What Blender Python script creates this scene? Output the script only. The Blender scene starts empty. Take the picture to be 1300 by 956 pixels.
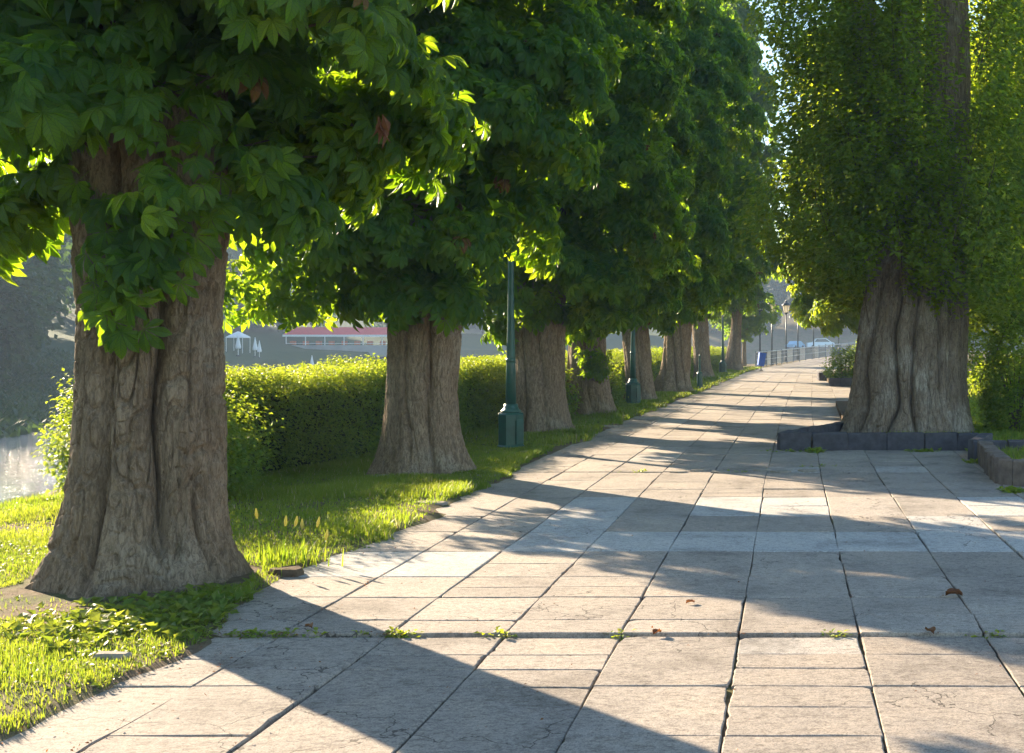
import bpy, math, random
import numpy as np
R = math.radians
scene = bpy.context.scene
C = scene.collection
rng = np.random.default_rng(11)
random.seed(4)

# ------------------------------------------------------------------ noise
def _h(ix, iy, iz, seed):
    with np.errstate(over='ignore'):
        n = (ix.astype(np.uint32) * np.uint32(374761393) + iy.astype(np.uint32) * np.uint32(668265263)
             + iz.astype(np.uint32) * np.uint32(2246822519) + np.uint32((seed * 3266489917) & 0xffffffff))
        n = (n ^ (n >> np.uint32(13))) * np.uint32(1274126177)
        n = n ^ (n >> np.uint32(16))
        n = n * np.uint32(2246822519)
        n = n ^ (n >> np.uint32(15))
    return n.astype(np.float64) / 4294967295.0
def vnoise(x, y, z, seed=0):
    x, y, z = np.broadcast_arrays(np.asarray(x, float), np.asarray(y, float), np.asarray(z, float))
    ix, iy, iz = (np.floor(a).astype(np.int64) for a in (x, y, z))
    fx, fy, fz = x - ix, y - iy, z - iz
    fx, fy, fz = (f * f * (3 - 2 * f) for f in (fx, fy, fz))
    r = 0
    for dx in (0, 1):
        wx = fx if dx else 1 - fx
        for dy in (0, 1):
            wy = fy if dy else 1 - fy
            for dz in (0, 1):
                wz = fz if dz else 1 - fz
                r = r + wx * wy * wz * _h(ix + dx, iy + dy, iz + dz, seed)
    return r
def fbm(x, y, z, seed=0, o=3):
    s, a, t = 0, 1., 0
    for k in range(o):
        s = s + a * vnoise(x * 2**k, y * 2**k, z * 2**k, seed + k); t += a; a *= .5
    return s / t
def sstep(a, b, x):
    t = np.clip((x - a) / (b - a), 0, 1); return t * t * (3 - 2 * t)

# ------------------------------------------------------------------ mesh building
def mesh_data(name, V, tris=None, quads=None, mat=None, attrs=None, smooth=False, ngons=None):
    me = bpy.data.meshes.new(name)
    V = np.asarray(V, np.float32).reshape(-1, 3)
    idx, start, s = [], [], 0
    for F, k in ((tris, 3), (quads, 4)):
        if F is not None and len(F):
            F = np.asarray(F, np.int32).reshape(-1, k)
            idx.append(F.ravel()); start.append(s + np.arange(len(F), dtype=np.int32) * k); s += len(F) * k
    if ngons:
        for f in ngons:
            idx.append(np.array(f, np.int32)); start.append(np.array([s], np.int32)); s += len(f)
    idx = np.concatenate(idx); start = np.concatenate(start)
    me.vertices.add(len(V)); me.vertices.foreach_set('co', V.ravel())
    me.loops.add(len(idx)); me.loops.foreach_set('vertex_index', idx)
    me.polygons.add(len(start)); me.polygons.foreach_set('loop_start', start)
    me.polygons.foreach_set('use_smooth', np.full(len(start), bool(smooth)))
    me.update(calc_edges=True)
    if attrs:
        for k, a in attrs.items():
            a = np.asarray(a, np.float32)
            if a.ndim == 1:
                at = me.attributes.new(k, 'FLOAT', 'POINT'); at.data.foreach_set('value', a)
            else:
                at = me.attributes.new(k, 'FLOAT_VECTOR', 'POINT'); at.data.foreach_set('vector', a.ravel())
    if mat: me.materials.append(mat)
    return me
def obj(name, me, parent=None, loc=None, rz=0, scale=None):
    o = bpy.data.objects.new(name, me); C.objects.link(o)
    if parent: o.parent = parent
    if loc is not None: o.location = loc
    if rz: o.rotation_euler.z = rz
    if scale is not None: o.scale = scale
    return o
def thing(name, loc, label, cat, group=None, rz=0, scale=None):
    o = obj(name, None, None, loc, rz, scale); tag(o, label, cat, group); return o
def tag(o, label, cat, group=None):
    o['label'] = label; o['category'] = cat
    if group: o['group'] = group
    return o
def struct(o, kind='structure', label=None, cat=None):
    o['kind'] = kind
    if label: o['label'] = label
    if cat: o['category'] = cat
    return o
def copy_tree(o, parent=None):
    c = o.copy(); C.objects.link(c); c.parent = parent
    for ch in list(o.children): copy_tree(ch, c)
    return c

class MB:
    def __init__(s): s.v = []; s.q = []; s.t = []; s.n = []; s.c = 0
    def add(s, V, quads=(), tris=(), ngons=()):
        V = np.asarray(V, float); s.v.append(V)
        s.q += [[i + s.c for i in f] for f in quads]; s.t += [[i + s.c for i in f] for f in tris]
        s.n += [[i + s.c for i in f] for f in ngons]; s.c += len(V)
    def box(s, c, d, rz=0, bev=0, taper=1, jit=0, seed=0):
        x, y, z = d[0] / 2, d[1] / 2, d[2] / 2
        if bev:
            b = bev; lv = [(-z, b), (-z + b, 0), (z - b, 0), (z, b)]
        else: lv = [(-z, 0), (z, 0)]
        V = []
        for zz, i in lv:
            k = 1 if zz < 0 else taper
            V += [(-x * k + i, -y * k + i, zz), (x * k - i, -y * k + i, zz), (x * k - i, y * k - i, zz), (-x * k + i, y * k - i, zz)]
        V = np.array(V)
        if jit:
            rr = np.random.default_rng(seed); V = V + rr.normal(0, jit, V.shape)
        ca, sa = math.cos(rz), math.sin(rz)
        V = np.stack([V[:, 0] * ca - V[:, 1] * sa + c[0], V[:, 0] * sa + V[:, 1] * ca + c[1], V[:, 2] + c[2]], 1)
        Q = [[3, 2, 1, 0]]; m = len(lv)
        for l in range(m - 1):
            for k in range(4): Q.append([l * 4 + k, l * 4 + (k + 1) % 4, l * 4 + 4 + (k + 1) % 4, l * 4 + 4 + k])
        Q.append([4 * m - 4, 4 * m - 3, 4 * m - 2, 4 * m - 1]); s.add(V, Q)
    def lathe(s, prof, n=16, c=(0, 0, 0), flat=0):
        V = []; 
        for r, z in prof:
            for k in range(n):
                a = 2 * math.pi * (k + flat) / n; V.append((c[0] + r * math.cos(a), c[1] + r * math.sin(a), c[2] + z))
        Q = []
        for l in range(len(prof) - 1):
            for k in range(n): Q.append([l * n + k, l * n + (k + 1) % n, (l + 1) * n + (k + 1) % n, (l + 1) * n + k])
        s.add(V, Q, ngons=[list(range(n))[::-1], [(len(prof) - 1) * n + k for k in range(n)]])
    def tube(s, pts, rad, n=8):
        pts = np.asarray(pts, float); m = len(pts); rad = np.broadcast_to(rad, (m,))
        V = []
        for i in range(m):
            d = pts[min(i + 1, m - 1)] - pts[max(i - 1, 0)]; d /= np.linalg.norm(d)
            u = np.cross(d, (0, 0, 1) if abs(d[2]) < .9 else (1, 0, 0)); u /= np.linalg.norm(u); w = np.cross(d, u)
            for k in range(n):
                a = 2 * math.pi * k / n; V.append(pts[i] + rad[i] * (math.cos(a) * u + math.sin(a) * w))
        Q = [[l * n + k, l * n + (k + 1) % n, (l + 1) * n + (k + 1) % n, (l + 1) * n + k] for l in range(m - 1) for k in range(n)]
        s.add(V, Q, ngons=[list(range(n)), [(m - 1) * n + k for k in range(n)][::-1]])
    def data(s, name, mat, smooth=False):
        return mesh_data(name, np.concatenate(s.v), s.t, s.q, mat, smooth=smooth, ngons=s.n)
    def build(s, name, mat, parent=None, smooth=False, loc=None, rz=0):
        return obj(name, s.data(name, mat, smooth), parent, loc, rz)

# ------------------------------------------------------------------ materials
def newmat(name):
    m = bpy.data.materials.new(name); m.use_nodes = True; nt = m.node_tree; nt.nodes.clear()
    return m, nt
class N:
    def __init__(s, nt): s.nt = nt
    def n(s, t, **kw):
        o = s.nt.nodes.new(t)
        for k, v in kw.items():
            if k.startswith('i_'): o.inputs[k[2:].replace('_', ' ')].default_value = v
            else: setattr(o, k, v)
        return o
    def l(s, a, b): s.nt.links.new(a, b)
    def ramp(s, src, stops):
        r = s.n('ShaderNodeValToRGB'); e = r.color_ramp.elements
        while len(e) < len(stops): e.new(.5)
        for i, (p, c) in enumerate(stops):
            e[i].position = p; e[i].color = (*c, 1) if len(c) == 3 else c
        s.l(src, r.inputs[0]); return r.outputs[0]
    def noise(s, sc, det=4, rough=.6, vec=None, dist=0):
        t = s.n('ShaderNodeTexNoise'); t.inputs['Scale'].default_value = sc; t.inputs['Detail'].default_value = det
        t.inputs['Roughness'].default_value = rough; t.inputs['Distortion'].default_value = dist
        if vec is not None: s.l(vec, t.inputs['Vector'])
        return t.outputs['Fac']
    def mapping(s, vec, scale=(1, 1, 1), rot=(0, 0, 0)):
        m = s.n('ShaderNodeMapping'); m.inputs['Scale'].default_value = scale; m.inputs['Rotation'].default_value = rot
        s.l(vec, m.inputs[0]); return m.outputs[0]
    def mix(s, f, a, b, mode='MIX'):
        m = s.n('ShaderNodeMix', data_type='RGBA', blend_type=mode)
        for sock, v in ((m.inputs[0], f), (m.inputs[6], a), (m.inputs[7], b)):
            if hasattr(v, 'is_linked'): s.l(v, sock)
            elif isinstance(v, (int, float)): sock.default_value = v
            else: sock.default_value = (*v, 1)
        return m.outputs[2]
    def math(s, op, a, b=0.):
        m = s.n('ShaderNodeMath', operation=op)
        for sock, v in ((m.inputs[0], a), (m.inputs[1], b)):
            if hasattr(v, 'is_linked'): s.l(v, sock)
            else: sock.default_value = v
        return m.outputs[0]
    def bump(s, h, strength=.5, dist=.02, normal=None):
        b = s.n('ShaderNodeBump'); b.inputs['Strength'].default_value = strength; b.inputs['Distance'].default_value = dist
        s.l(h, b.inputs['Height'])
        if normal is not None: s.l(normal, b.inputs['Normal'])
        return b.outputs[0]
    def out(s, sh, vol=None):
        o = s.n('ShaderNodeOutputMaterial')
        if sh is not None: s.l(sh, o.inputs[0])
        if vol is not None: s.l(vol, o.inputs['Volume'])
    def princ(s, col, rough=.8, normal=None, metal=0, spec=.5):
        p = s.n('ShaderNodeBsdfPrincipled')
        if hasattr(col, 'is_linked'): s.l(col, p.inputs['Base Color'])
        else: p.inputs['Base Color'].default_value = (*col, 1)
        if hasattr(rough, 'is_linked'): s.l(rough, p.inputs['Roughness'])
        else: p.inputs['Roughness'].default_value = rough
        p.inputs['Metallic'].default_value = metal; p.inputs['Specular IOR Level'].default_value = spec
        if normal is not None: s.l(normal, p.inputs['Normal'])
        return p.outputs[0]

def leaf_mat(name, c0, c1, t0, t1, trans=.45, gloss=.35, veins=False, rare=None):
    m, nt = newmat(name); g = N(nt)
    a = g.n('ShaderNodeAttribute', attribute_name='tint').outputs['Fac']
    stops0 = [(0, c0), (1, c1)]; stops1 = [(0, t0), (1, t1)]
    if rare: stops0 = [(0, c0), (.93, c1), (.98, rare)]; stops1 = [(0, t0), (.93, t1), (.98, rare)]
    c = g.ramp(a, stops0); t = g.ramp(a, stops1)
    nrm = None
    if veins:
        lc = g.n('ShaderNodeAttribute', attribute_name='lc').outputs['Vector']
        sx = g.n('ShaderNodeSeparateXYZ'); g.l(lc, sx.inputs[0])
        ax = g.math('ABSOLUTE', sx.outputs[1])
        mid = g.math('LESS_THAN', ax, .05)
        w = g.math('SUBTRACT', g.math('MULTIPLY', sx.outputs[0], 9.), g.math('MULTIPLY', ax, 2.2))
        v = g.math('ABSOLUTE', g.math('SUBTRACT', g.math('FRACT', w), .5))
        v = g.math('MULTIPLY', g.math('SUBTRACT', .5, v), 2.)
        vein = g.math('MAXIMUM', g.math('LESS_THAN', g.math('SUBTRACT', 1., v), .14), mid)
        c = g.mix(g.math('MULTIPLY', vein, .35), c, (.12, .2, .05)); t = g.mix(g.math('MULTIPLY', vein, .45), t, (.10, .16, .02))
        nrm = g.bump(v, .35, .004)
        blot = g.ramp(g.noise(40, 3, .7), [(.66, (0, 0, 0)), (.74, (1, 1, 1))])
        c = g.mix(g.math('MULTIPLY', blot, .35), c, (.16, .09, .03))
    d = g.princ(c, .5, nrm, 0, gloss)
    tr = g.n('ShaderNodeBsdfTranslucent'); g.l(t, tr.inputs[0])
    mx = g.n('ShaderNodeMixShader'); mx.inputs[0].default_value = trans; g.l(d, mx.inputs[1]); g.l(tr.outputs[0], mx.inputs[2])
    g.out(mx.outputs[0]); return m

M = {}
M['chestnut'] = leaf_mat('chestnut_leaves', (.008, .040, .011), (.023, .078, .010), (.24, .50, .010), (.60, .80, .02), .5, .26, True, (.20, .10, .025))
M['chestnut_far'] = leaf_mat('chestnut_leaves_plain', (.008, .040, .011), (.025, .080, .010), (.24, .50, .010), (.60, .78, .02), .5, .22, False, (.20, .10, .025))
M['poplar'] = leaf_mat('poplar_leaves', (.014, .052, .010), (.042, .105, .012), (.36, .56, .015), (.78, .82, .04), .55, .35)
M['hedge'] = leaf_mat('hedge_leaves', (.040, .105, .018), (.11, .20, .028), (.26, .42, .015), (.62, .66, .04), .45, .4)
M['grass'] = leaf_mat('grass_blades', (.06, .13, .018), (.14, .20, .026), (.28, .44, .02), (.58, .60, .05), .46, .22, False, (.5, .42, .2))
M['backlit'] = leaf_mat('backlit_leaves', (.025, .085, .012), (.07, .16, .016), (.40, .62, .012), (.82, .86, .03), .58, .25)  # brighter yellow-green: backlit glow painted into the leaf colour
M['cover'] = leaf_mat('ground_cover', (.05, .12, .018), (.14, .19, .025), (.24, .36, .02), (.50, .52, .05), .42, .3)
M['farleaf'] = leaf_mat('far_leaves', (.022, .06, .025), (.045, .09, .03), (.06, .13, .02), (.12, .2, .03), .3, .15)
M['dead'] = leaf_mat('withered_leaf', (.13, .05, .02), (.20, .09, .035), (.30, .11, .03), (.40, .17, .05), .3, .2)
M['seed'] = leaf_mat('seed_head', (.4, .4, .14), (.5, .46, .2), (.6, .55, .15), (.7, .6, .2), .5, .1)

def bark_mat(name, dark, light, pale, patch=.55, moss=.0, stretch=.25):
    m, nt = newmat(name); g = N(nt)
    co = g.n('ShaderNodeTexCoord').outputs['Object']
    v = g.mapping(co, (1, 1, stretch))
    n1 = g.noise(5, 6, .65, v, .4); n2 = g.noise(38, 6, .75, v, .8); n3 = g.noise(1.6, 3, .6, co); n4 = g.noise(160, 3, .7, v)
    c = g.ramp(n1, [(.3, dark), (.7, light)])
    c = g.mix(g.ramp(n3, [(patch, (0, 0, 0)), (patch + .14, (.7, .7, .7))]), c, pale)
    c = g.mix(g.ramp(n2, [(.40, (.75, .75, .75)), (.58, (0, 0, 0))]), c, tuple(x * .45 for x in dark))
    c = g.mix(g.ramp(n4, [(.55, (0, 0, 0)), (.7, (.35, .35, .35))]), c, pale)
    if moss:
        c = g.mix(g.ramp(g.noise(2.3, 4, .7, co), [(.62, (0, 0, 0)), (.75, (moss, moss, moss))]), c, (.09, .11, .03))
    h = g.math('ADD', g.math('MULTIPLY', n2, 1.), g.math('MULTIPLY', n4, .5))
    g.out(g.princ(c, .93, g.bump(h, 1., .03), 0, .15)); return m
M['bark'] = bark_mat('chestnut_bark', (.23, .160, .10), (.42, .315, .21), (.52, .45, .34), .55, .35)
M['bark2'] = bark_mat('poplar_bark', (.25, .185, .13), (.44, .35, .265), (.62, .55, .46), .5, .15, .12)
M['branch'] = bark_mat('branch_bark', (.12, .085, .05), (.22, .16, .10), (.3, .25, .18), .6)

def simple(name, col, rough=.6, metal=0, var=.12, sc=8, bump=.15, spec=.5):
    m, nt = newmat(name); g = N(nt); co = g.n('ShaderNodeTexCoord').outputs['Object']
    n = g.noise(sc, 5, .65, co)
    c = g.ramp(n, [(.3, tuple(x * (1 - var) for x in col)), (.7, tuple(min(1, x * (1 + var)) for x in col))])
    g.out(g.princ(c, rough, g.bump(g.noise(sc * 6, 4, .7, co), bump, .01), metal, spec)); return m
M['green_metal'] = simple('green_paint', (.012, .075, .058), .38, 0, .25, 6, .12)
M['dark_metal'] = simple('dark_paint', (.02, .03, .035), .4, 0, .2, 6)
M['rail'] = simple('rail_paint', (.08, .11, .15), .35, .3, .2, 6)
M['rail_pale_lit'] = simple('pale_lit_rail_paint', (.33, .37, .40), .4, 0, .1, 6)  # light-grey rail paint, with the sunlit rail edges painted into it
M['blue'] = simple('blue_paint', (.015, .11, .55), .4, 0, .15, 6)
M['white'] = simple('white_wall', (.72, .72, .70), .7, 0, .06, 2)
M['cloth_white'] = simple('white_canvas', (.78, .77, .73), .8, 0, .05, 4)
M['cloth_red'] = simple('red_canvas', (.62, .05, .05), .8, 0, .12, 2)
M['roof'] = simple('roof_tiles', (.22, .12, .09), .8, 0, .2, 4)
M['window'] = simple('window_glass', (.03, .04, .05), .12, 0, .1, 3)
M['car_white'] = simple('car_paint_pale', (.55, .66, .74), .25, .1, .03, 3, .02)
M['car_blue'] = simple('car_paint_blue', (.22, .42, .60), .25, .1, .03, 3, .02)
M['tyre'] = simple('tyre_rubber', (.02, .02, .02), .9)
M['soil'] = simple('soil', (.10, .07, .045), .95, 0, .4, 12, .6, .1)
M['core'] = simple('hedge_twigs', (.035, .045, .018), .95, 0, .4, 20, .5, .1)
M['paverbit'] = simple('paver_bits', (.26, .23, .19), .9, 0, .2, 14, .5, .2)
M['slate'] = simple('kerb_slate', (.075, .072, .082), .85, 0, .35, 9, .7, .3)
M['slate2'] = simple('kerb_brown_stone', (.17, .135, .11), .9, 0, .35, 9, .8, .2)
M['orange'] = simple('orange_seats', (.65, .16, .05), .7)
M['lantern'] = None
m, nt = newmat('lantern_glass'); g = N(nt)
d = g.princ((.80, .76, .66), .25); tr = g.n('ShaderNodeBsdfTranslucent'); tr.inputs[0].default_value = (.9, .85, .72, 1)
mx = g.n('ShaderNodeMixShader'); mx.inputs[0].default_value = .6; g.l(d, mx.inputs[1]); g.l(tr.outputs[0], mx.inputs[2]); g.out(mx.outputs[0]); M['lantern'] = m

# paving slabs
m, nt = newmat('paving_slabs'); g = N(nt)
co = g.n('ShaderNodeTexCoord').outputs['Object']
ti = g.n('ShaderNodeAttribute', attribute_name='tint').outputs['Fac']; wh = g.n('ShaderNodeAttribute', attribute_name='white').outputs['Fac']
c = g.ramp(ti, [(0, (.255, .222, .190)), (.5, (.335, .295, .255)), (1, (.43, .385, .335))])
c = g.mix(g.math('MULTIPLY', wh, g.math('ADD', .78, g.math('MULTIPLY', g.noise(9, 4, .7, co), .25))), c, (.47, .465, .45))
n1 = g.noise(1.3, 6, .7, co, .3); n2 = g.noise(120, 3, .75, co); n3 = g.noise(14, 6, .75, g.mapping(co, (1, 2.2, 1)), .3)
c = g.mix(1., c, g.ramp(n1, [(.34, (.66, .65, .64)), (.47, (.96, .96, .96)), (.66, (1.16, 1.13, 1.08))]), 'MULTIPLY')
c = g.mix(1., c, g.ramp(n3, [(.36, (.62, .61, .60)), (.50, (1, 1, 1))]), 'MULTIPLY')
c = g.mix(1., c, g.ramp(g.noise(38, 5, .8, co, .2), [(.32, (.55, .53, .51)), (.46, (.95, .95, .95)), (.56, (1.04, 1.04, 1.03)), (.70, (1.25, 1.23, 1.19))]), 'MULTIPLY')
c = g.mix(1., c, g.ramp(n2, [(.33, (.58, .56, .54)), (.5, (1, 1, 1)), (.72, (1.3, 1.28, 1.22))]), 'MULTIPLY')
vo = g.n('ShaderNodeTexVoronoi', feature='DISTANCE_TO_EDGE'); vo.inputs['Scale'].default_value = 1.15; vo.inputs['Randomness'].default_value = 1
dv = g.n('ShaderNodeVectorMath', operation='ADD'); g.l(co, dv.inputs[0])
nn = g.n('ShaderNodeTexNoise'); nn.inputs['Scale'].default_value = 5; nn.inputs['Detail'].default_value = 4; g.l(co, nn.inputs['Vector'])
sc_ = g.n('ShaderNodeVectorMath', operation='SCALE'); g.l(nn.outputs['Color'], sc_.inputs[0]); sc_.inputs['Scale'].default_value = .35; g.l(sc_.outputs[0], dv.inputs[1]); g.l(dv.outputs[0], vo.inputs['Vector'])
crk = g.math('MULTIPLY', g.math('LESS_THAN', vo.outputs['Distance'], .0042), g.math('GREATER_THAN', g.noise(.55, 2, .5, co), .53))
c = g.mix(g.math('MULTIPLY', crk, .8), c, (.05, .042, .035))
pit = g.ramp(g.noise(60, 2, .5, co), [(.24, (0, 0, 0)), (.3, (1, 1, 1))])
h = g.math('ADD', g.math('ADD', g.math('MULTIPLY', n2, .5), g.math('MULTIPLY', n3, .8)), g.math('ADD', g.math('MULTIPLY', crk, -1.), g.math('MULTIPLY', pit, .4)))
g.out(g.princ(c, .88, g.bump(h, .55, .008), 0, .25)); M['slab'] = m

# soil / earth of terrain (verge earth, banks, hill) by real position
m, nt = newmat('terrain_earth'); g = N(nt)
co = g.n('ShaderNodeTexCoord').outputs['Object']; zz = g.n('ShaderNodeSeparateXYZ'); g.l(co, zz.inputs[0])
n = g.noise(1.4, 6, .7, co); f = g.noise(14, 5, .7, co); big = g.noise(.05, 5, .65, co)
grass = g.ramp(f, [(.3, (.045, .075, .02)), (.7, (.10, .13, .035))])
soil = g.ramp(f, [(.3, (.10, .07, .045)), (.7, (.22, .165, .11))])
c = g.mix(g.ramp(n, [(.40, (.35, .35, .35)), (.55, (1, 1, 1))]), grass, soil)
farside = g.ramp(g.math('MULTIPLY', zz.outputs[0], -.02), [(.30, (0, 0, 0)), (.5, (1, 1, 1))])
c = g.mix(farside, c, g.ramp(f, [(.3, (.025, .05, .02)), (.7, (.05, .085, .03))]))
g.out(g.princ(c, .95, g.bump(g.math('ADD', f, g.noise(70, 3, .7, co)), .7, .03), 0, .1)); M['terrain'] = m
m, nt = newmat('embankment_concrete'); g = N(nt)
co = g.n('ShaderNodeTexCoord').outputs['Object']
c = g.ramp(g.noise(.35, 5, .7, co), [(.3, (.22, .23, .22)), (.7, (.36, .36, .34))])
g.out(g.princ(c, .9, g.bump(g.noise(3, 4, .7, co), .3, .05))); M['bank'] = m

m, nt = newmat('river_water'); g = N(nt)
co = g.n('ShaderNodeTexCoord').outputs['Object']
w1 = g.noise(2.2, 4, .65, g.mapping(co, (1, .6, 1), (0, 0, .6)), .5); w2 = g.noise(9, 3, .6, co); w3 = g.noise(.25, 3, .6, co)
h = g.math('ADD', g.math('ADD', w1, g.math('MULTIPLY', w2, .3)), g.math('MULTIPLY', w3, .5))
g.out(g.princ((.03, .055, .06), .07, g.bump(h, 1., .45), 0, .6)); M['water'] = m

# ------------------------------------------------------------------ camera, light, world
EYE = 1.6
cam = bpy.data.cameras.new('camera'); co_ = bpy.data.objects.new('camera', cam); C.objects.link(co_); scene.camera = co_
co_.location = (0, 0, EYE); co_.rotation_euler = (R(90), 0, 0)
cam.sensor_width = 36; cam.lens = 1500 / 1300 * 36; cam.shift_x = -351 / 1300; cam.shift_y = -43 / 1300; cam.clip_end = 3000; cam.clip_start = .05
ELEV, AZ = R(19.5), R(-46)
S = (math.sin(AZ) * math.cos(ELEV), math.cos(AZ) * math.cos(ELEV), math.sin(ELEV))
from mathutils import Vector
sl = bpy.data.lights.new('sun', 'SUN'); so = bpy.data.objects.new('sun', sl); C.objects.link(so)
sl.energy = 5.0; sl.angle = R(.53); sl.color = (1, .81, .58); so.rotation_euler = Vector(S).to_track_quat('Z', 'Y').to_euler()
w = bpy.data.worlds.new("World"); scene.world = w; w.use_nodes = True
bg = w.node_tree.nodes['Background']; sk = w.node_tree.nodes.new('ShaderNodeTexSky'); sk.sky_type = 'NISHITA'
sk.sun_disc = False; sk.sun_elevation = ELEV; sk.sun_rotation = AZ; sk.air_density = 1.3; sk.dust_density = .7; sk.ozone_density = 3
w.node_tree.links.new(sk.outputs[0], bg.inputs[0]); bg.inputs[1].default_value = .075
scene.view_settings.view_transform = 'Standard'; scene.view_settings.look = 'None'; scene.view_settings.exposure = 2.3; scene.view_settings.gamma = 1
scene.render.engine = 'CYCLES'; cy = scene.cycles
cy.use_denoising = True; cy.max_bounces = 7; cy.diffuse_bounces = 3; cy.glossy_bounces = 2; cy.transmission_bounces = 5; cy.transparent_max_bounces = 4; cy.volume_bounces = 1
cy.use_adaptive_sampling = True; cy.adaptive_threshold = .02; cy.sample_clamp_indirect = 6; cy.caustics_reflective = False

# ------------------------------------------------------------------ ground, river and far bank
def gz(y):                                            # the promenade rises gently at its far end
    return .75 * sstep(78, 112, np.asarray(y, float))
EDGE_Y = [-10, 4, 6.5, 7.9, 9, 9.8, 13.6, 18.7, 28, 42, 63, 72, 80, 92, 102, 112, 122]
EDGE_X = [-3.3, -3.18, -3.22, -3.5, -3.42, -3.27, -3.42, -3.45, -3.2, -2.8, -2.35, -1.9, -1.0, 1.6, 5.4, 12.4, 24]
def edge(y):
    y = np.asarray(y, float); return np.interp(y, EDGE_Y, EDGE_X) + (.22 * (vnoise(y * 1.3, 0, 0, 91) - .5) + .12 * (vnoise(y * 4.5, 0, 0, 92) - .5)) * (y < 60)
near = np.array([(-6.5, -80), (-6.5, 8.5), (-7.6, 12.5), (-9.0, 20), (-8.4, 45), (-6.5, 66), (-4.6, 78), (-1.2, 93), (3, 104.5), (11, 115), (40, 128), (120, 170), (400, 260)], float)
far = np.array([(-26, -80), (-27, 30), (-31, 48), (-45, 90), (-62, 145), (-52, 185), (-20, 205), (20, 215), (120, 255), (400, 380)], float)
def sdist(x, y, P):                                   # signed distance to a polyline (+ = to the right of its direction)
    best = np.full(x.shape, 1e9); sg = np.ones(x.shape)
    for (ax, ay), (bx, by) in zip(P[:-1], P[1:]):
        dx, dy = bx - ax, by - ay; t = np.clip(((x - ax) * dx + (y - ay) * dy) / (dx * dx + dy * dy), 0, 1)
        d = np.hypot(x - ax - t * dx, y - ay - t * dy); s = np.sign((x - ax) * dy - (y - ay) * dx)
        m_ = d < best; best = np.where(m_, d, best); sg = np.where(m_, s, sg)
    return best * sg
WATER = -2.2
def ground_z(x, y):
    x = np.asarray(x, float); y = np.asarray(y, float)
    dn = sdist(x, y, near); df = -sdist(x, y, far)
    nearland = .02 + gz(y) * sstep(-1, 4, dn) + .05 * (fbm(x * .8, y * .8, 0, 3) - .5)
    zn = np.where(dn > 0, nearland, nearland + (-3.4 - nearland) * sstep(0, 5, -dn))
    pav = sstep(-.02, .15, x - edge(y)); zn = zn - .06 * pav * (dn > 0)
    t = sstep(75, 150, y + x * .2)
    a = np.interp(df, [-6, 0, 7, 10, 11.5, 16, 30, 60, 160, 300], [-3.4, -2.25, -1.6, -1.45, -1.45, .3, 1.0, 3, 16, 24])
    b = np.interp(df, [-1.2, -.2, 0, 6, 8, 16, 24, 50, 120, 300], [-3.4, -2.6, .3, .6, .7, 3.0, 3.2, 7, 20, 32])
    zf = a * (1 - t) + b * t + 5 * sstep(40, 120, df) * (fbm(x * .02, y * .02, 0, 9) - .4)
    return np.where(df > -6, np.maximum(zf, -3.4), zn)
gxs = np.unique(np.concatenate([np.linspace(-300, -60, 40), np.linspace(-60, -12, 49), np.arange(-12, -2.2, .12), np.arange(-2.2, 14, .8), np.linspace(14, 60, 30), np.linspace(60, 300, 30)]))
gys = np.unique(np.concatenate([np.linspace(-60, 3, 20), np.arange(3, 26, .15), np.arange(26, 120, .8), np.linspace(120, 260, 70), np.linspace(260, 520, 40)]))
X, Y = np.meshgrid(gxs, gys); Z = ground_z(X, Y)
nx, ny = len(gxs), len(gys); ii = (np.arange(ny - 1)[:, None] * nx + np.arange(nx - 1)[None]).ravel()
Q = np.stack([ii, ii + 1, ii + nx + 1, ii + nx], 1)
struct(obj('ground', mesh_data('ground', np.stack([X.ravel(), Y.ravel(), Z.ravel()], 1), quads=Q, mat=M['terrain'], smooth=True)))
wb = MB(); wb.add([(-120, -60, WATER), (300, -60, WATER), (300, 420, WATER), (-120, 420, WATER)], [[0, 1, 2, 3]])
struct(wb.build('river', M['water']))
# pale path and embankment wall on the far side
def ribbon(P, off0, off1, z0, z1, thick, t0, t1, n=120):
    seg = np.cumsum(np.r_[0, np.hypot(*np.diff(P, axis=0).T)]); s = np.linspace(t0 * seg[-1], t1 * seg[-1], n)
    px, py = np.interp(s, seg, P[:, 0]), np.interp(s, seg, P[:, 1]); dx, dy = np.gradient(px), np.gradient(py); l = np.hypot(dx, dy)
    nxn, nyn = -dy / l, dx / l
    rows = []
    for o_, z_ in ((off0, z0), (off0, z0 + thick), (off1, z1 + thick), (off1, z1)):
        rows.append(np.stack([px + nxn * o_, py + nyn * o_, np.full(n, z_)], 1))
    V = np.stack(rows, 1).reshape(-1, 3); q = []
    for i in range(n - 1):
        for k in range(3): q.append([i * 4 + k, i * 4 + k + 1, i * 4 + k + 5, i * 4 + k + 4])
    b = MB(); b.add(V, q); return b
struct(ribbon(far, 9.2, 11.4, -1.43, -1.43, .05, .28, .42).build('far_path', M['bank']))
gr_ = ribbon(far, 16.0, 16.35, 2.9, 2.9, .55, .52, .80).build('embankment_wall', M['white'])
tag(gr_, 'long low pale wall running along the road on the far embankment', 'wall')

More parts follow.
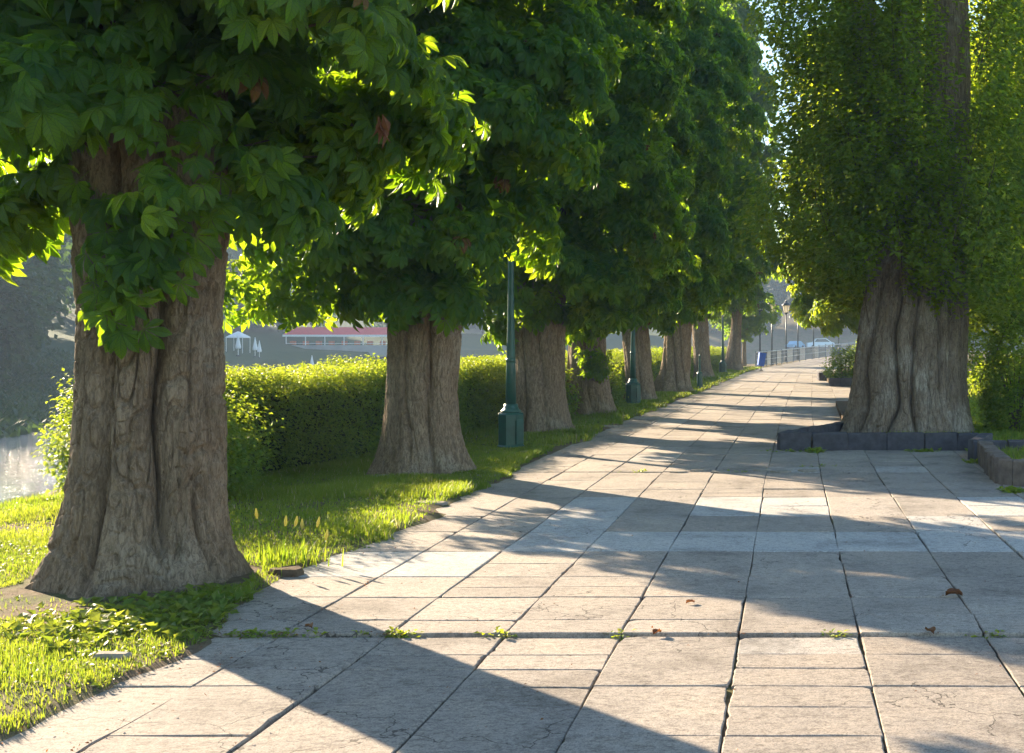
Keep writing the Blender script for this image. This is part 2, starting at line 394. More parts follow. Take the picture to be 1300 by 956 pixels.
# ------------------------------------------------------------------ paving
cols = [-3.46, -2.80, -2.20, -1.56, -.92, -.27, .39, 1.08, 1.74, 2.40, 3.06, 3.72, 4.4, 5.06, 5.72, 6.4, 7.0, 7.7, 8.4]
bays = [-4.6, 1.0, 6.5, 14.6] + [14.6 + 8.1 * k for k in range(1, 14)]
slabV, slabQ, tint, white = [], [], [], []
slabN, nv_ = [], 0
def slab(x0, x1, y0, y1, tn, wt, dz, rr):
    global nv_
    if y1 - y0 < .12: return
    g_ = .003; bv = .005; seg_ = 7 if y1 < 20 else 1
    j = rr.normal(0, .0035, (4, 2)); cx = np.array([(x0 + g_, y0 + g_), (x1 - g_, y0 + g_), (x1 - g_, y1 - g_), (x0 + g_, y1 - g_)]) + j
    mid = cx.mean(0); pts = []
    for k in range(4):
        a_, b_ = cx[k], cx[(k + 1) % 4]
        for q in range(seg_):
            p = a_ + (b_ - a_) * q / seg_
            if seg_ > 1:
                inw = (mid - p) / np.linalg.norm(mid - p)
                amt = abs(rr.normal(0, .0022)) + (rr.random() < .035) * rr.uniform(.005, .014)
                if q == 0 and rr.random() < .14: amt = rr.uniform(.012, .035)
                p = p + inw * amt
            pts.append(p)
    pts = np.array(pts); m = len(pts); tx, ty = rr.normal(0, .0012, 2)
    V = []
    for ins, z in ((0, -.09), (0, -bv), (bv, 0)):
        q_ = pts + (mid - pts) / np.linalg.norm(mid - pts, axis=1, keepdims=True) * ins * 1.3
        zz_ = gz(q_[:, 1]) + z + dz + ((q_[:, 0] - mid[0]) * tx * 2 + (q_[:, 1] - mid[1]) * ty * 2) * (z > -.05)
        V.append(np.stack([q_[:, 0] + np.array([gz2(v) for v in q_[:, 1]]), q_[:, 1], zz_], 1))
    slabV.append(np.concatenate(V))
    for l in range(2):
        for k in range(m): slabQ.append([nv_ + l * m + k, nv_ + l * m + (k + 1) % m, nv_ + l * m + m + (k + 1) % m, nv_ + l * m + m + k])
    slabN.append([nv_ + 2 * m + k for k in range(m)]); tint.extend([tn] * 3 * m); white.extend([wt] * 3 * m); nv_ += 3 * m
def gz2(y):                                           # sideways drift of the paving following the left edge
    return float(np.interp(y, [0, 14, 28, 42, 63, 72, 80, 92, 102, 112, 122], [0, 0, .15, .45, .9, 1.35, 2.2, 4.8, 8.6, 15.6, 27]))
rr = np.random.default_rng(5)
fixed = [6.5, 6.82, 7.43, 8.08, 9.06, 10.0, 10.9, 12.24, 12.9, 13.55, 14.6]
for bi in range(len(bays) - 1):
    y0, y1 = bays[bi], bays[bi + 1]
    if bi == 2: sh = fixed
    elif bi == 1: sh = [1.0, 1.65, 2.6, 3.2, 4.2, 4.85, 5.55, 5.85, 6.12, 6.5]
    else:
        sh = [y0]; 
        while sh[-1] < y1 - 1.0: sh.append(sh[-1] + rr.choice([.33, .65, .65, .95, .95]))
        sh.append(y1)
    for ci in range(len(cols) - 1):
        if y0 > 60 and cols[ci] > 1.2: continue
        if y0 > 22 and cols[ci] > 3.0: continue
        ys = [sh[0]]
        for q_ in range(1, len(sh)):
            if q_ < len(sh) - 1 and rr.random() < .28 and bi != 2: continue
            if bi == 2 and rr.random() < .18 and q_ not in (4, 5, 6, 7, 10): continue
            if rr.random() < .22 and sh[q_] - ys[-1] > .6: ys.append((ys[-1] + sh[q_]) / 2 + rr.normal(0, .02))
            ys.append(sh[q_])
        dzc = rr.normal(0, .0018)
        for a_, b_ in zip(ys[:-1], ys[1:]):
            wt = 0.
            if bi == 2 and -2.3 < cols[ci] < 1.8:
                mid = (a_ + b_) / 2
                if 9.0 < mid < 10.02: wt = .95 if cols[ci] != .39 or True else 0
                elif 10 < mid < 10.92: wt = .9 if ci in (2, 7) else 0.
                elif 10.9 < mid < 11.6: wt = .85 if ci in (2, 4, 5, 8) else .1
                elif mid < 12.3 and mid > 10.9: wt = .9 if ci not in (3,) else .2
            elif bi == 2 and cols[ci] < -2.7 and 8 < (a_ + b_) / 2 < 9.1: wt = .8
            elif rr.random() < .03: wt = .4
            base = .5 + rr.normal(0, .10) - (.12 if bi == 1 else 0)
            slab(cols[ci], cols[ci + 1], a_ + (.014 if a_ == sh[0] else 0), b_ - (.022 if b_ == sh[-1] else 0), float(np.clip(base, 0, 1)), wt, dzc + rr.normal(0, .001) - (.015 if bi == 1 else 0), rr)
o = obj('paving', mesh_data('paving', np.concatenate(slabV), quads=slabQ, ngons=slabN, mat=M['slab'], attrs={'tint': tint, 'white': white})); struct(o)
# earth under the slabs, seen in the joints
ys_ = np.linspace(-5, 124, 90); V = []; q = []
for i, y in enumerate(ys_):
    V += [(-3.5 + gz2(y), y, float(gz(y)) - .05), (8.5 + gz2(y), y, float(gz(y)) - .05)]
    if i: q.append([2 * i - 2, 2 * i - 1, 2 * i + 1, 2 * i])
b = MB(); b.add(V, q); struct(b.build('joint_soil', M['soil']))

# ------------------------------------------------------------------ leaves
def rot_frames(F, Nn):
    F = F / np.linalg.norm(F, axis=1, keepdims=True); Nn = Nn - (Nn * F).sum(1, keepdims=True) * F
    Nn /= np.linalg.norm(Nn, axis=1, keepdims=True) + 1e-9; Sd = np.cross(Nn, F)
    return np.stack([F, Sd, Nn], 2)                   # columns
def instance(T, tris, P, F, Nn, S, tint=None, lc=None):
    Rm = rot_frames(F, Nn); n = len(P); S = np.asarray(S); S = S[:, None] if S.ndim == 1 else S
    V = np.einsum('mk,nik->nmi', T, Rm) * S[:, None, :1] + P[:, None, :]
    Fc = (tris[None] + (np.arange(n) * len(T))[:, None, None]).reshape(-1, 3)
    at = {'tint': np.repeat(tint if tint is not None else rng.random(n), len(T))}
    if lc is not None: at['lc'] = np.tile(lc, (n, 1))
    return V.reshape(-1, 3), Fc, at
def merge(parts):
    Vs, Fs, A, c = [], [], {}, 0
    for V, F, at in parts:
        Vs.append(V); Fs.append(F + c); c += len(V)
        for k, a in at.items(): A.setdefault(k, []).append(a)
    return np.concatenate(Vs), np.concatenate(Fs), {k: np.concatenate(a) for k, a in A.items()}
def palmate(nl, stations, petiole=True):
    """compound leaf of nl leaflets; centre at origin, forward +x, droop -z"""
    angs = {7: [0, 40, -42, 84, -80, 132, -128], 6: [0, 42, -40, 86, -84, 130], 5: [0, 50, -48, 105, -100]}[nl]
    lens = [1, .93, .95, .74, .76, .48, .5][:nl]
    V, F, L = [], [], []
    for a, l in zip(angs, lens):
        a = R(a); b = len(V); n = len(stations)
        d = np.array([math.cos(a), math.sin(a), 0]); s = np.array([-math.sin(a), math.cos(a), 0])
        def pt(t, wv):
            droop = -(.12 + .5 * t * t) * t * l
            return d * t * l + s * wv * l + np.array([0, 0, droop + abs(wv) * .4 * l])
        wmax = max(w_ for _, w_ in stations)
        for t, wv in stations:
            V.append(pt(t, 0)); L.append((t, 0, 0))
            if wv > 0:
                V.append(pt(t, wv)); L.append((t, wv / wmax * .9, 0)); V.append(pt(t, -wv)); L.append((t, -wv / wmax * .9, 0))
        ids = []; c = b
        for t, wv in stations:
            if wv > 0: ids.append((c, c + 1, c + 2)); c += 3
            else: ids.append((c, c, c)); c += 1
        for i in range(n - 1):
            m0, l0, r0 = ids[i]; m1, l1, r1 = ids[i + 1]
            if m0 == l0: F += [(m0, m1, l1), (m0, r1, m1)]
            elif m1 == l1: F += [(m0, m1, l0), (m0, r0, m1)]
            else: F += [(m0, m1, l0), (l0, m1, l1), (m0, r0, m1), (r0, r1, m1)]
    if petiole:
        b = len(V)
        for p in ((0, .012, .0), (0, -.012, .0), (-.75, .008, .03), (-.75, -.008, .03), (-.75, 0, .045), (0, 0, .02)): V.append(np.array(p)); L.append((.5, 0, 0))
        F += [(b, b + 1, b + 2), (b + 1, b + 3, b + 2), (b + 5, b, b + 2), (b + 5, b + 2, b + 4)]
    return np.array(V), np.array(F), np.array(L, float)
HI = palmate(7, [(0.03, 0), (.30, .09), (.52, .18), (.72, .245), (.89, .19), (1.06, 0)])
HI2 = palmate(6, [(0.03, 0), (.30, .09), (.52, .18), (.74, .25), (.90, .18), (1.05, 0)])
MID = palmate(5, [(0.03, 0), (.45, .16), (.78, .26), (1.03, 0)], False)
LOW = palmate(5, [(0.03, 0), (.70, .24), (1.03, 0)], False)

def ovate(w=.36, fold=.25, droop=.2):
    V = [(0, 0, 0), (.45, w, fold * w), (.45, -w, fold * w), (.5, 0, -droop * .2), (1, 0, -droop)]
    return np.array(V, float), np.array([(0, 3, 1), (3, 4, 1), (0, 2, 3), (3, 2, 4)]), None
OV = ovate(); OVN = ovate(.26)

def shoots_to_leaves(P, A, K, tmpl, size, rg, droop=(.3, .9), pet=.12, lc=False, tshift=0):
    n = len(P); A = A / np.linalg.norm(A, axis=1, keepdims=True)
    P = np.repeat(P, K, 0); Ax = np.repeat(A, K, 0); m = len(P)
    ref = np.where(np.abs(Ax[:, 2:3]) < .9, [[0, 0, 1.]], [[1., 0, 0]]); e1 = np.cross(Ax, ref); e1 /= np.linalg.norm(e1, axis=1, keepdims=True); e2 = np.cross(Ax, e1)
    az = np.tile(np.arange(K) * 2.4, n) + rg.random(m) * .8 + np.repeat(rg.random(n) * 6.3, K)
    D = Ax * rg.uniform(.2, .7, (m, 1)) + (np.cos(az)[:, None] * e1 + np.sin(az)[:, None] * e2) * rg.uniform(.7, 1, (m, 1))
    S_ = rg.uniform(size[0], size[1], m)
    Pp = P + D * pet * rg.uniform(.7, 1.5, (m, 1)) - Ax * rg.random((m, 1)) * .06
    F = D + np.stack([rg.normal(0, .15, m), rg.normal(0, .15, m), -rg.uniform(*droop, m)], 1)
    Nn = Ax * .55 + np.array([0, 0, .55]) + rg.normal(0, .28, (m, 3))
    tn = np.clip(np.repeat(rg.random(n) * .5, K) + rg.random(m) * .5 + tshift, 0, .92); tn[rg.random(m) < .003] = 1
    return instance(tmpl[0], tmpl[1], Pp, F, Nn, S_, tn, tmpl[2] if lc else None)

PROF1 = ([2.45, 2.65, 2.9, 3.3, 3.9, 4.8, 6, 8, 10, 11.5, 12.6, 13.1], [.55, .95, 1.2, 1.42, 1.6, 1.7, 1.7, 1.65, 1.5, 1.25, .7, .2])
PROF = ([2.08, 2.25, 2.5, 2.9, 3.5, 4.5, 6, 8, 10, 11.5, 12.6, 13.1], [.7, 1.25, 1.65, 1.95, 2.15, 2.28, 2.3, 2.25, 2.1, 1.7, .9, .2])
def chestnut_shoots(n, z0, z1, seed, rg, depth=.9, prof=PROF, noise_s=.75, amp=.30, squash=(1, 1), thin=.30):
    """shoots gathered in boughs: lumpy clumps on the crown surface with gaps between, plus a thinner inner shell"""
    area = 2 * math.pi * 2.1 * (z1 - z0); nc = int(area * 1.15)
    zc = rg.uniform(z0, z1, nc * 2); r0 = np.interp(zc, *prof); k = rg.random(nc * 2) < (.3 + .7 * r0 / 2.3); zc = zc[k][:nc]; r0 = r0[k][:nc]; nc = len(zc)
    th = rg.uniform(0, 2 * math.pi, nc); nz = fbm(np.cos(th) * 1.6, np.sin(th) * 1.6, zc * .6, seed, 2) - .5
    rc = np.maximum(r0 * (1 + amp * 1.6 * nz) - rg.random(nc) * .38, .15)
    cr = rg.uniform(.32, .62, nc) * np.where(rg.random(nc) < .18, 1.35, 1.)
    n1 = int(n * .72); w_ = cr ** 2 / (cr ** 2).sum(); ci = rg.choice(nc, n1, p=w_)
    d = rg.normal(0, 1, (n1, 3)); d /= np.linalg.norm(d, axis=1, keepdims=True); d[:, 2] = np.where(d[:, 2] < -.35, -d[:, 2], d[:, 2])
    o_ = np.stack([np.cos(th[ci]), np.sin(th[ci]), 0 * zc[ci]], 1)
    flip = (d * o_).sum(1) < -.2; d[flip] -= 2 * (d * o_).sum(1)[flip][:, None] * o_[flip]
    ctr = np.stack([np.cos(th[ci]) * rc[ci], np.sin(th[ci]) * rc[ci], zc[ci]], 1)
    sh_ = cr[ci][:, None] * np.array([1, 1, .62]) * (1 - rg.random((n1, 1)) ** 2 * .45)
    P1 = ctr + d * sh_ + o_ * (rg.random((n1, 1)) ** 3 * .22); P1[:, 2] -= (np.hypot(P1[:, 0], P1[:, 1]) - rc[ci]) * .35
    A1 = d * .6 + o_ * .7 + [0, 0, .3] + rg.normal(0, .25, (n1, 3))
    n2 = n - n1; z = rg.uniform(z0, z1, n2); r2 = np.interp(z, *prof); t2_ = rg.uniform(0, 2 * math.pi, n2)
    r2 = np.maximum(r2 - .35 - rg.random(n2) * depth * .8, .12)
    P2_ = np.stack([np.cos(t2_) * r2, np.sin(t2_) * r2, z], 1); A2_ = np.stack([np.cos(t2_), np.sin(t2_), 0 * z + .3], 1) + rg.normal(0, .3, (n2, 3))
    P = np.concatenate([P1, P2_]) * [squash[0], squash[1], 1]; A = np.concatenate([A1, A2_])
    P[:, 2] = np.maximum(P[:, 2], prof[0][0] - .2); i = rg.permutation(n); return P[i], A[i]
def fill_leaves(n, prof, rg, z0, z1, size=.3, k=.62):  # oversized inner leaves, added to block light through the crown
    z = rg.uniform(z0, z1, n); r0 = np.interp(z, *prof); r = np.sqrt(rg.random(n)) * r0 * k; th = rg.random(n) * 6.3
    P = np.stack([np.cos(th) * r, np.sin(th) * r, z], 1)
    return instance(LOW[0], LOW[1], P, rg.normal(0, 1, (n, 3)), rg.normal(0, 1, (n, 3)), rg.uniform(size * .8, size * 1.3, n), rg.random(n) * .6)

# ------------------------------------------------------------------ trunks
def trunk_data(name, prof, phi0, grooves, twist, nth, nz, bark, f, seed, flare=.25, roots=7, mat='bark', z0=-.12, lobes=.045, fh=.30):
    prof = np.array(prof, float); zs = np.linspace(z0, prof[-1, 0], nz); th = np.arange(nth) * 2 * math.pi / nth
    TH, Z = np.meshgrid(th, zs)
    itp = lambda c: np.interp(Z, prof[:, 0], prof[:, c])
    Rr, cx, cyy = itp(1), itp(2), itp(3)
    ph = TH - phi0 + twist * Z
    cs, sn = np.cos(TH + twist * Z), np.sin(TH + twist * Z)
    r = Rr * (1 + lobes * (fbm(cs * 1.7 + seed, sn * 1.7, Z * .35, seed, 2) - .5) * 4 + .05 * (vnoise(cs * 3, sn * 3, Z * .9, seed + 2) - .5) * 2)
    e = np.exp(-np.maximum(Z, 0) / fh)
    rt = .5 + .5 * np.cos(roots * ph + 1.3 + 2 * vnoise(cs, sn, 0, seed + 7))
    r += Rr * flare * e * (.35 + rt * .9)
    for (p0, wd, dp, za, zb) in grooves:
        d = (ph - p0 + math.pi) % (2 * math.pi) - math.pi
        d = d + .12 * (vnoise(Z * 1.8, p0 * 7, 0, seed + 3) - .5) * 2
        mask = sstep(za - .35, za + .1, Z) * (1 - sstep(zb - .1, zb + .5, Z))
        r -= Rr * dp * np.exp(-np.abs(d) / wd) * mask
    x, y = cs * Rr, sn * Rr
    w1 = (fbm(x * 3, y * 3, Z * 2, seed + 11, 2) - .5) * .8
    n1 = vnoise(x * f + w1, y * f - w1, Z * f * .32 + w1, seed + 13)
    n1b = vnoise(x * f * .8 - w1, y * f * .8 + w1, Z * f * .17 + 5, seed + 14)
    crack = np.maximum(1 - sstep(0, .10, np.abs(n1 - .5)), 1 - sstep(0, .075, np.abs(n1b - .5)))
    n2 = vnoise(x * f * 2.3 + w1, y * f * 2.3, Z * f * 1.1, seed + 17)
    crack2 = 1 - sstep(0, .12, np.abs(n2 - .5))
    r += bark * (.35 - crack * .9 - crack2 * .32 + .55 * (fbm(x * f * 3.5, y * f * 3.5, Z * f * 2.0, seed + 19, 2) - .5))
    V = np.stack([cx + np.cos(TH) * r, cyy + np.sin(TH) * r, Z], 2).reshape(-1, 3)
    i = (np.arange(nz - 1)[:, None] * nth + np.arange(nth)[None]).ravel(); j = (np.arange(nz - 1)[:, None] * nth + (np.arange(nth)[None] + 1) % nth).ravel()
    cap = [list(range((nz - 1) * nth, nz * nth))]
    return mesh_data(name, V, quads=np.stack([i, j, j + nth, i + nth], 1), mat=M[mat], smooth=True, ngons=cap)
def branch_data(p, rad, mat='branch', wob=.12, n=9, seed=0):
    rr_ = np.random.default_rng(seed); p = np.array(p, float); t = np.linspace(0, 1, n); k = np.linspace(0, 1, len(p))
    q_ = np.stack([np.interp(t, k, p[:, i]) for i in range(3)], 1); q_[1:-1] += rr_.normal(0, wob * .4, (n - 2, 3))
    b = MB(); b.tube(q_, np.interp(t, [0, 1], rad), 9); return b.data('branch', M[mat], True)
def add_branches(root, top, n, seed, r0=.13, reach=1.5, rise=3.2, mat='branch'):
    rr_ = np.random.default_rng(seed)
    for k in range(n):
        a = 2 * math.pi * k / n + rr_.random(); z = top[2] - rr_.random() * .3; rc = reach * rr_.uniform(.6, 1.1)
        p0 = (top[0] + .15 * math.cos(a), top[1] + .15 * math.sin(a), z)
        p1 = (top[0] + rc * .5 * math.cos(a), top[1] + rc * .5 * math.sin(a), z + rise * .4)
        p2 = (top[0] + rc * math.cos(a), top[1] + rc * math.sin(a), z + rise * rr_.uniform(.7, 1.3))
        obj('branch', branch_data([p0, p1, p2], (r0, .03), mat, seed=seed + k), root)

# -- first chestnut: three fused stems, nearest to the camera
G = 'old chestnut trees along the river side of the promenade'
def chestnut_thing(loc, label, rz=0, scale=None): return thing('chestnut_tree', loc, label, 'tree', G, rz, scale)
t1 = chestnut_thing((-4.32, 7.9, 0), 'nearest chestnut tree, its deeply furrowed trunk of fused stems filling the left foreground')
obj('trunk', trunk_data('trunk', [(-.12, .54, .0, 0), (.1, .51, 0, 0), (.35, .475, .0, 0), (.75, .45, .03, 0), (1.3, .43, .05, 0), (1.8, .42, .06, 0), (2.3, .45, .07, 0), (3.2, .48, .08, 0), (4.2, .42, .1, 0)],
    R(-61), [(R(12), .10, .42, .45, 5), (R(-27), .085, .24, .1, 3.2), (R(42), .10, .30, -1, .55), (R(62), .07, .10, .2, 3), (R(-60), .07, .10, .3, 3), (R(150), .09, .2, 0, 5), (R(210), .09, .2, 0, 5)],
    .05, 760, 1000, .030, 12, 3, .24, 6), t1)
rg = np.random.default_rng(21)
P, A = chestnut_shoots(1500, 2.35, 5.6, 31, rg, 1.0, PROF1, squash=(1, .95))
P2, A2 = chestnut_shoots(2300, 5.2, 13.1, 32, rg, .9, PROF1, squash=(1, .95))
ex = np.array([(.20, -.60, 1.72), (.14, -.60, 1.86), (.26, -.60, 1.92), (.10, -.60, 2.02), (.22, -.6, 2.08), (.36, -.58, 2.06), (.50, -.52, 2.10), (.58, -.5, 2.22), (.08, -.6, 2.2), (.3, -.6, 2.22), (.44, -.56, 2.3), (.15, -.62, 2.36),
               (.3, -.62, 2.45), (.5, -.56, 2.46), (.0, -.6, 2.5), (-.25, -.5, 2.62), (.66, -.45, 2.45), (-.8, -.5, 2.15), (-1.0, -.4, 2.05), (-1.15, -.3, 1.98), (-.95, -.6, 2.2), (-1.3, -.5, 2.1), (-1.35, -.2, 2.0), (-.7, -.5, 2.3), (-.6, -.3, 2.35), (-.95, -.3, 2.35),
               (-1.2, -.4, 2.4), (-.75, -.2, 2.5), (.75, -.3, 2.45), (.95, -.2, 2.6), (1.05, -.5, 2.75)])
cut = (np.abs(P[:, 0] - .05) < .55) & (P[:, 1] < .2) & (P[:, 2] < 2.85); P, A = P[~cut], A[~cut]
exA = np.tile([[.1, -1, -.1]], (len(ex), 1)) + rg.normal(0, .2, (len(ex), 3))
a = shoots_to_leaves(P, A, 6, HI, (.095, .168), rg, (.45, 1.15), .14, True)
b = shoots_to_leaves(P2, A2, 6, MID, (.15, .2), rg, (.3, .9), .14); b[2]['lc'] = np.zeros((len(b[0]), 3)) + (.5, .5, 0)
c = shoots_to_leaves(ex, exA, 5, HI2, (.11, .15), rg, (.8, 1.6), .09, True)
d = fill_leaves(2600, PROF1, rg, 3.0, 12, .26); d[2]['lc'] = np.zeros((len(d[0]), 3)) + (.5, .5, 0)
V, F, at = merge([a, b, c, d]); obj('crown', mesh_data('crown', V, tris=F, mat=M['chestnut'], attrs=at), t1)
add_branches(t1, (.1, 0, 3.6), 5, 3, .16, 1.6, 4)
tw = MB()
for k in range(70):
    p0 = np.array(P[k * 17]); o_ = p0 * [.45, .45, 1] + [0, 0, -.05]; tw.tube([o_, (o_ + p0) / 2 + rg.normal(0, .05, 3), p0], [.013, .009, .005], 5)
tw.build('twigs', M['branch'], t1)
nw = 7; fw = np.stack([rg.normal(0, .22, nw), rg.normal(0, .22, nw), -np.ones(nw)], 1)
V, F, at = instance(OV[0] * [1, .45, 1], OV[1], np.array([(1.80, -.62, 2.98)]) + rg.normal(0, .012, (nw, 3)), fw, rg.normal(0, 1, (nw, 3)), rg.uniform(.12, .19, nw))
wo = obj('withered_leaf', mesh_data('withered_leaf', V, tris=F, mat=M['dead'], attrs=at), t1); wo['label'] = 'withered brown leaf hanging among the green ones'

# -- second chestnut
t2 = chestnut_thing((-4.47, 14.4, 0), 'second chestnut tree, twisted pale grey trunk flaring in front of the clipped hedge')
obj('trunk', trunk_data('trunk', [(-.12, .52, .0, 0), (.1, .49, 0, 0), (.5, .44, 0, 0), (1.0, .42, -.0, 0), (1.6, .43, .05, 0), (2.2, .46, .08, 0), (4.2, .36, .1, 0)],
    R(-72), [(R(28), .07, .20, 1.0, 5), (R(-12), .07, .12, .2, 2), (R(20), .08, .2, -1, .9), (R(120), .1, .2, 0, 5)], .22, 520, 640, .020, 12, 8, .30, 7), t2)
rg = np.random.default_rng(22)
P, A = chestnut_shoots(1500, 1.95, 6.2, 41, rg, .9, squash=(.84, .80))
P2, A2 = chestnut_shoots(1300, 6, 13.1, 42, rg, .9, squash=(.84, .82))
ex = np.stack([rg.uniform(-2.3, -.5, 90), rg.uniform(-1.0, 1.0, 90), rg.uniform(1.98, 2.6, 90)], 1); exA = rg.normal(0, .5, (90, 3)) + [-.3, -.4, .1]
ex2 = np.array([(-.2, -.5, 2.1), (0, -.5, 1.95), (.1, -.52, 2.15), (.5, -.3, 2.0), (.6, -.2, 2.2), (-.4, -.5, 2.2)])
V, F, at = merge([shoots_to_leaves(P, A, 6, HI2, (.10, .17), rg, (.3, .9), .13), shoots_to_leaves(P2, A2, 6, LOW, (.16, .21), rg),
                  shoots_to_leaves(ex, exA, 5, HI2, (.11, .16), rg, (.3, 1)), shoots_to_leaves(ex2, ex2 * 0 + [0, -1, 0.], 4, HI2, (.11, .14), rg, (.6, 1.2), .08), fill_leaves(2000, PROF, rg, 3.0, 12, .26)])
obj('crown', mesh_data('crown', V, tris=F, mat=M['chestnut_far'], attrs=at), t2)
add_branches(t2, (.1, 0, 3.6), 4, 13, .15, 1.5, 4)

# -- shared crowns for the rest of the row
crowns = []
for k in range(3):
    rg = np.random.default_rng(50 + k)
    P, A = chestnut_shoots(2500, 1.95, 13.1, 60 + 10 * k, rg, .9, amp=.26)
    V, F, at = merge([shoots_to_leaves(P, A, 6, MID, (.15, .21), rg, (.3, .95), .13), fill_leaves(1800, PROF, rg, 3.0, 12, .3)])
    crowns.append(mesh_data('crown', V, tris=F, mat=M['chestnut_far'], attrs=at))
row = [  # x, y, label, trunk profile, grooves, twist, crown idx, rz, crown scale
 (-4.45, 21.2, 'third chestnut tree, straight grey-brown trunk directly behind the first green lamp post', [(-.12, .48, 0, 0), (.1, .46, 0, 0), (.6, .45, -.02, 0), (1.6, .46, -.03, 0), (2.4, .44, 0, 0), (4, .34, 0, 0)], [(R(10), .08, .14, 0, 4), (R(-35), .06, .12, .3, 4)], .08, 0, 40, (.9, .9, .9)),
 (-4.40, 26.2, 'fourth chestnut tree, short stout trunk with tufts of leaves growing from its middle', [(-.12, .50, .05, 0), (.1, .45, .03, 0), (.6, .42, 0, 0), (1.3, .39, -.04, 0), (2.2, .38, -.04, 0), (4, .3, 0, 0)], [(R(0), .08, .14, 0, 4)], .15, 1, 130, (.80, .80, .92)),
 (-4.15, 32.4, 'fifth chestnut tree, slim brown trunk partly hidden by the second green lamp post', [(-.12, .42, .1, 0), (.1, .38, .08, 0), (.6, .36, .04, 0), (2.2, .37, -.08, 0), (4, .3, -.1, 0)], [(R(10), .08, .14, 0, 4)], .05, 2, 250, (.93, .93, 1)),
 (-3.78, 38.0, 'sixth chestnut tree, strongly twisted trunk leaning to the right and spreading wide at its foot', [(-.12, .64, 0, 0), (.15, .58, 0, 0), (.7, .47, .12, 0), (1.4, .43, .2, 0), (2.4, .42, .25, 0), (4, .36, .3, 0)], [(R(20), .06, .22, 0, 4), (R(-20), .06, .18, 0, 4), (R(60), .06, .2, 0, 4), (R(-60), .07, .15, 0, 4), (R(140), .08, .2, 0, 4)], .5, 0, 200, (1.0, 1.0, 1.08)),
 (-3.72, 51.0, 'seventh chestnut tree, plain smooth upright trunk just beyond the leaning twisted one', [(-.12, .44, .1, 0), (.1, .4, .08, 0), (.7, .36, 0, 0), (2.6, .34, -.12, 0), (4, .3, -.12, 0)], [(R(10), .08, .1, 0, 4)], .05, 1, 310, (1.0, 1.0, 1.25)),
 (-3.15, 66.0, 'eighth chestnut tree, last big trunk of the row, slanting right as it narrows upwards', [(-.12, .60, 0, 0), (.15, .52, 0, 0), (.9, .42, .1, 0), (2.2, .3, .22, 0), (4.2, .26, .32, 0), (6, .22, .35, 0)], [(R(10), .08, .16, 0, 4), (R(-40), .08, .12, 0, 4)], .2, 2, 80, (1.05, 1.05, 1.55)),
]
for i, (x, y, lab, pr, gr, tw_, ck, rz, cs) in enumerate(row):
    t = chestnut_thing((x, y, 0), lab)
    obj('trunk', trunk_data('trunk', pr, math.atan2(-y, -x), gr, tw_, 240, 300, .018, 10, 70 + i, .3, 7), t)
    obj('crown', crowns[ck], t, (0, 0, (0, .05, .15, .35, .5, .5)[i]), R(rz), cs); add_branches(t, (pr[-1][2], 0, 3.5), 3, 90 + 5 * i, .13, 1.4, 4)
    if i == 1:
        rg = np.random.default_rng(5); ex = np.stack([rg.uniform(-.1, .42, 26), rg.uniform(-.6, -.38, 26), rg.normal(1.15, .2, 26)], 1)
        V, F, at = shoots_to_leaves(ex, ex * 0 + [.2, -1, .2], 4, MID, (.08, .13), rg, (.2, .9), .07)
        obj('trunk_shoots', mesh_data('trunk_shoots', V, tris=F, mat=M['chestnut_far'], attrs=at), t)
        ln = bpy.data.objects
        obj('side_stem', trunk_data('side_stem', [(-.12, .24, -.5, .9), (1, .2, -.48, .9), (3.6, .17, -.3, .6)], 0, [], 0, 80, 120, .01, 12, 4, .2, 5), t)
# small round tree near the litter bin
t = thing('round_tree', (-3.0, 80, 0), 'small tree with a dark round crown beside the start of the river railing', 'tree')
obj('trunk', trunk_data('trunk', [(-.1, .16, 0, 0), (2, .12, 0, 0), (4, .09, 0, 0)], 0, [], 0, 24, 30, .006, 12, 4, .2, 5), t)
RPROF = ([1.9, 2.3, 3, 4, 5, 5.8, 6.4], [.5, 1.3, 1.9, 2.2, 1.9, 1.2, .3])
rg = np.random.default_rng(8); P, A = chestnut_shoots(900, 1.9, 6.4, 99, rg, .9, RPROF)
V, F, at = merge([shoots_to_leaves(P, A, 6, LOW, (.13, .18), rg), fill_leaves(600, RPROF, rg, 2.4, 6, .3)])
round_crown = mesh_data('crown', V, tris=F, mat=M['chestnut_far'], attrs=at); obj('crown', round_crown, t)

# ------------------------------------------------------------------ right side: great poplar with sprouting shoots
def sprays(P, D, L, k, size, rg, tmpl=OV):
    """leafy shoots: P base, D direction, L length, k leaves each"""
    n = len(P); D = D / np.linalg.norm(D, axis=1, keepdims=True); t = np.tile((np.arange(k) + .5) / k, n) + rg.normal(0, .02, n * k)
    Pr, Dr, Lr = np.repeat(P, k, 0), np.repeat(D, k, 0), np.repeat(L, k)
    ref = np.array([[0, 0, 1.]]); e1 = np.cross(Dr, ref + Dr * .3); e1 /= np.linalg.norm(e1, axis=1, keepdims=True) + 1e-9; e2 = np.cross(Dr, e1)
    az = np.tile(np.arange(k) * 2.4, n) + np.repeat(rg.random(n) * 6.3, k)
    rad = np.cos(az)[:, None] * e1 + np.sin(az)[:, None] * e2
    pos = Pr + Dr * (t * Lr)[:, None] + np.array([0, 0, -.16]) * (t * t * Lr)[:, None] + rad * .035
    F = rad * .8 + Dr * .5 + rg.normal(0, .25, (n * k, 3)) + [0, 0, -.25]
    Nn = Dr * .5 + [0, 0, .7] + rg.normal(0, .4, (n * k, 3))
    tn = np.clip(np.repeat(rg.random(n) * .55, k) + rg.random(n * k) * .45, 0, 1)
    return instance(tmpl[0], tmpl[1], pos, F, Nn, rg.uniform(size[0], size[1], n * k), tn)
G2 = 'trees along the land side of the promenade'
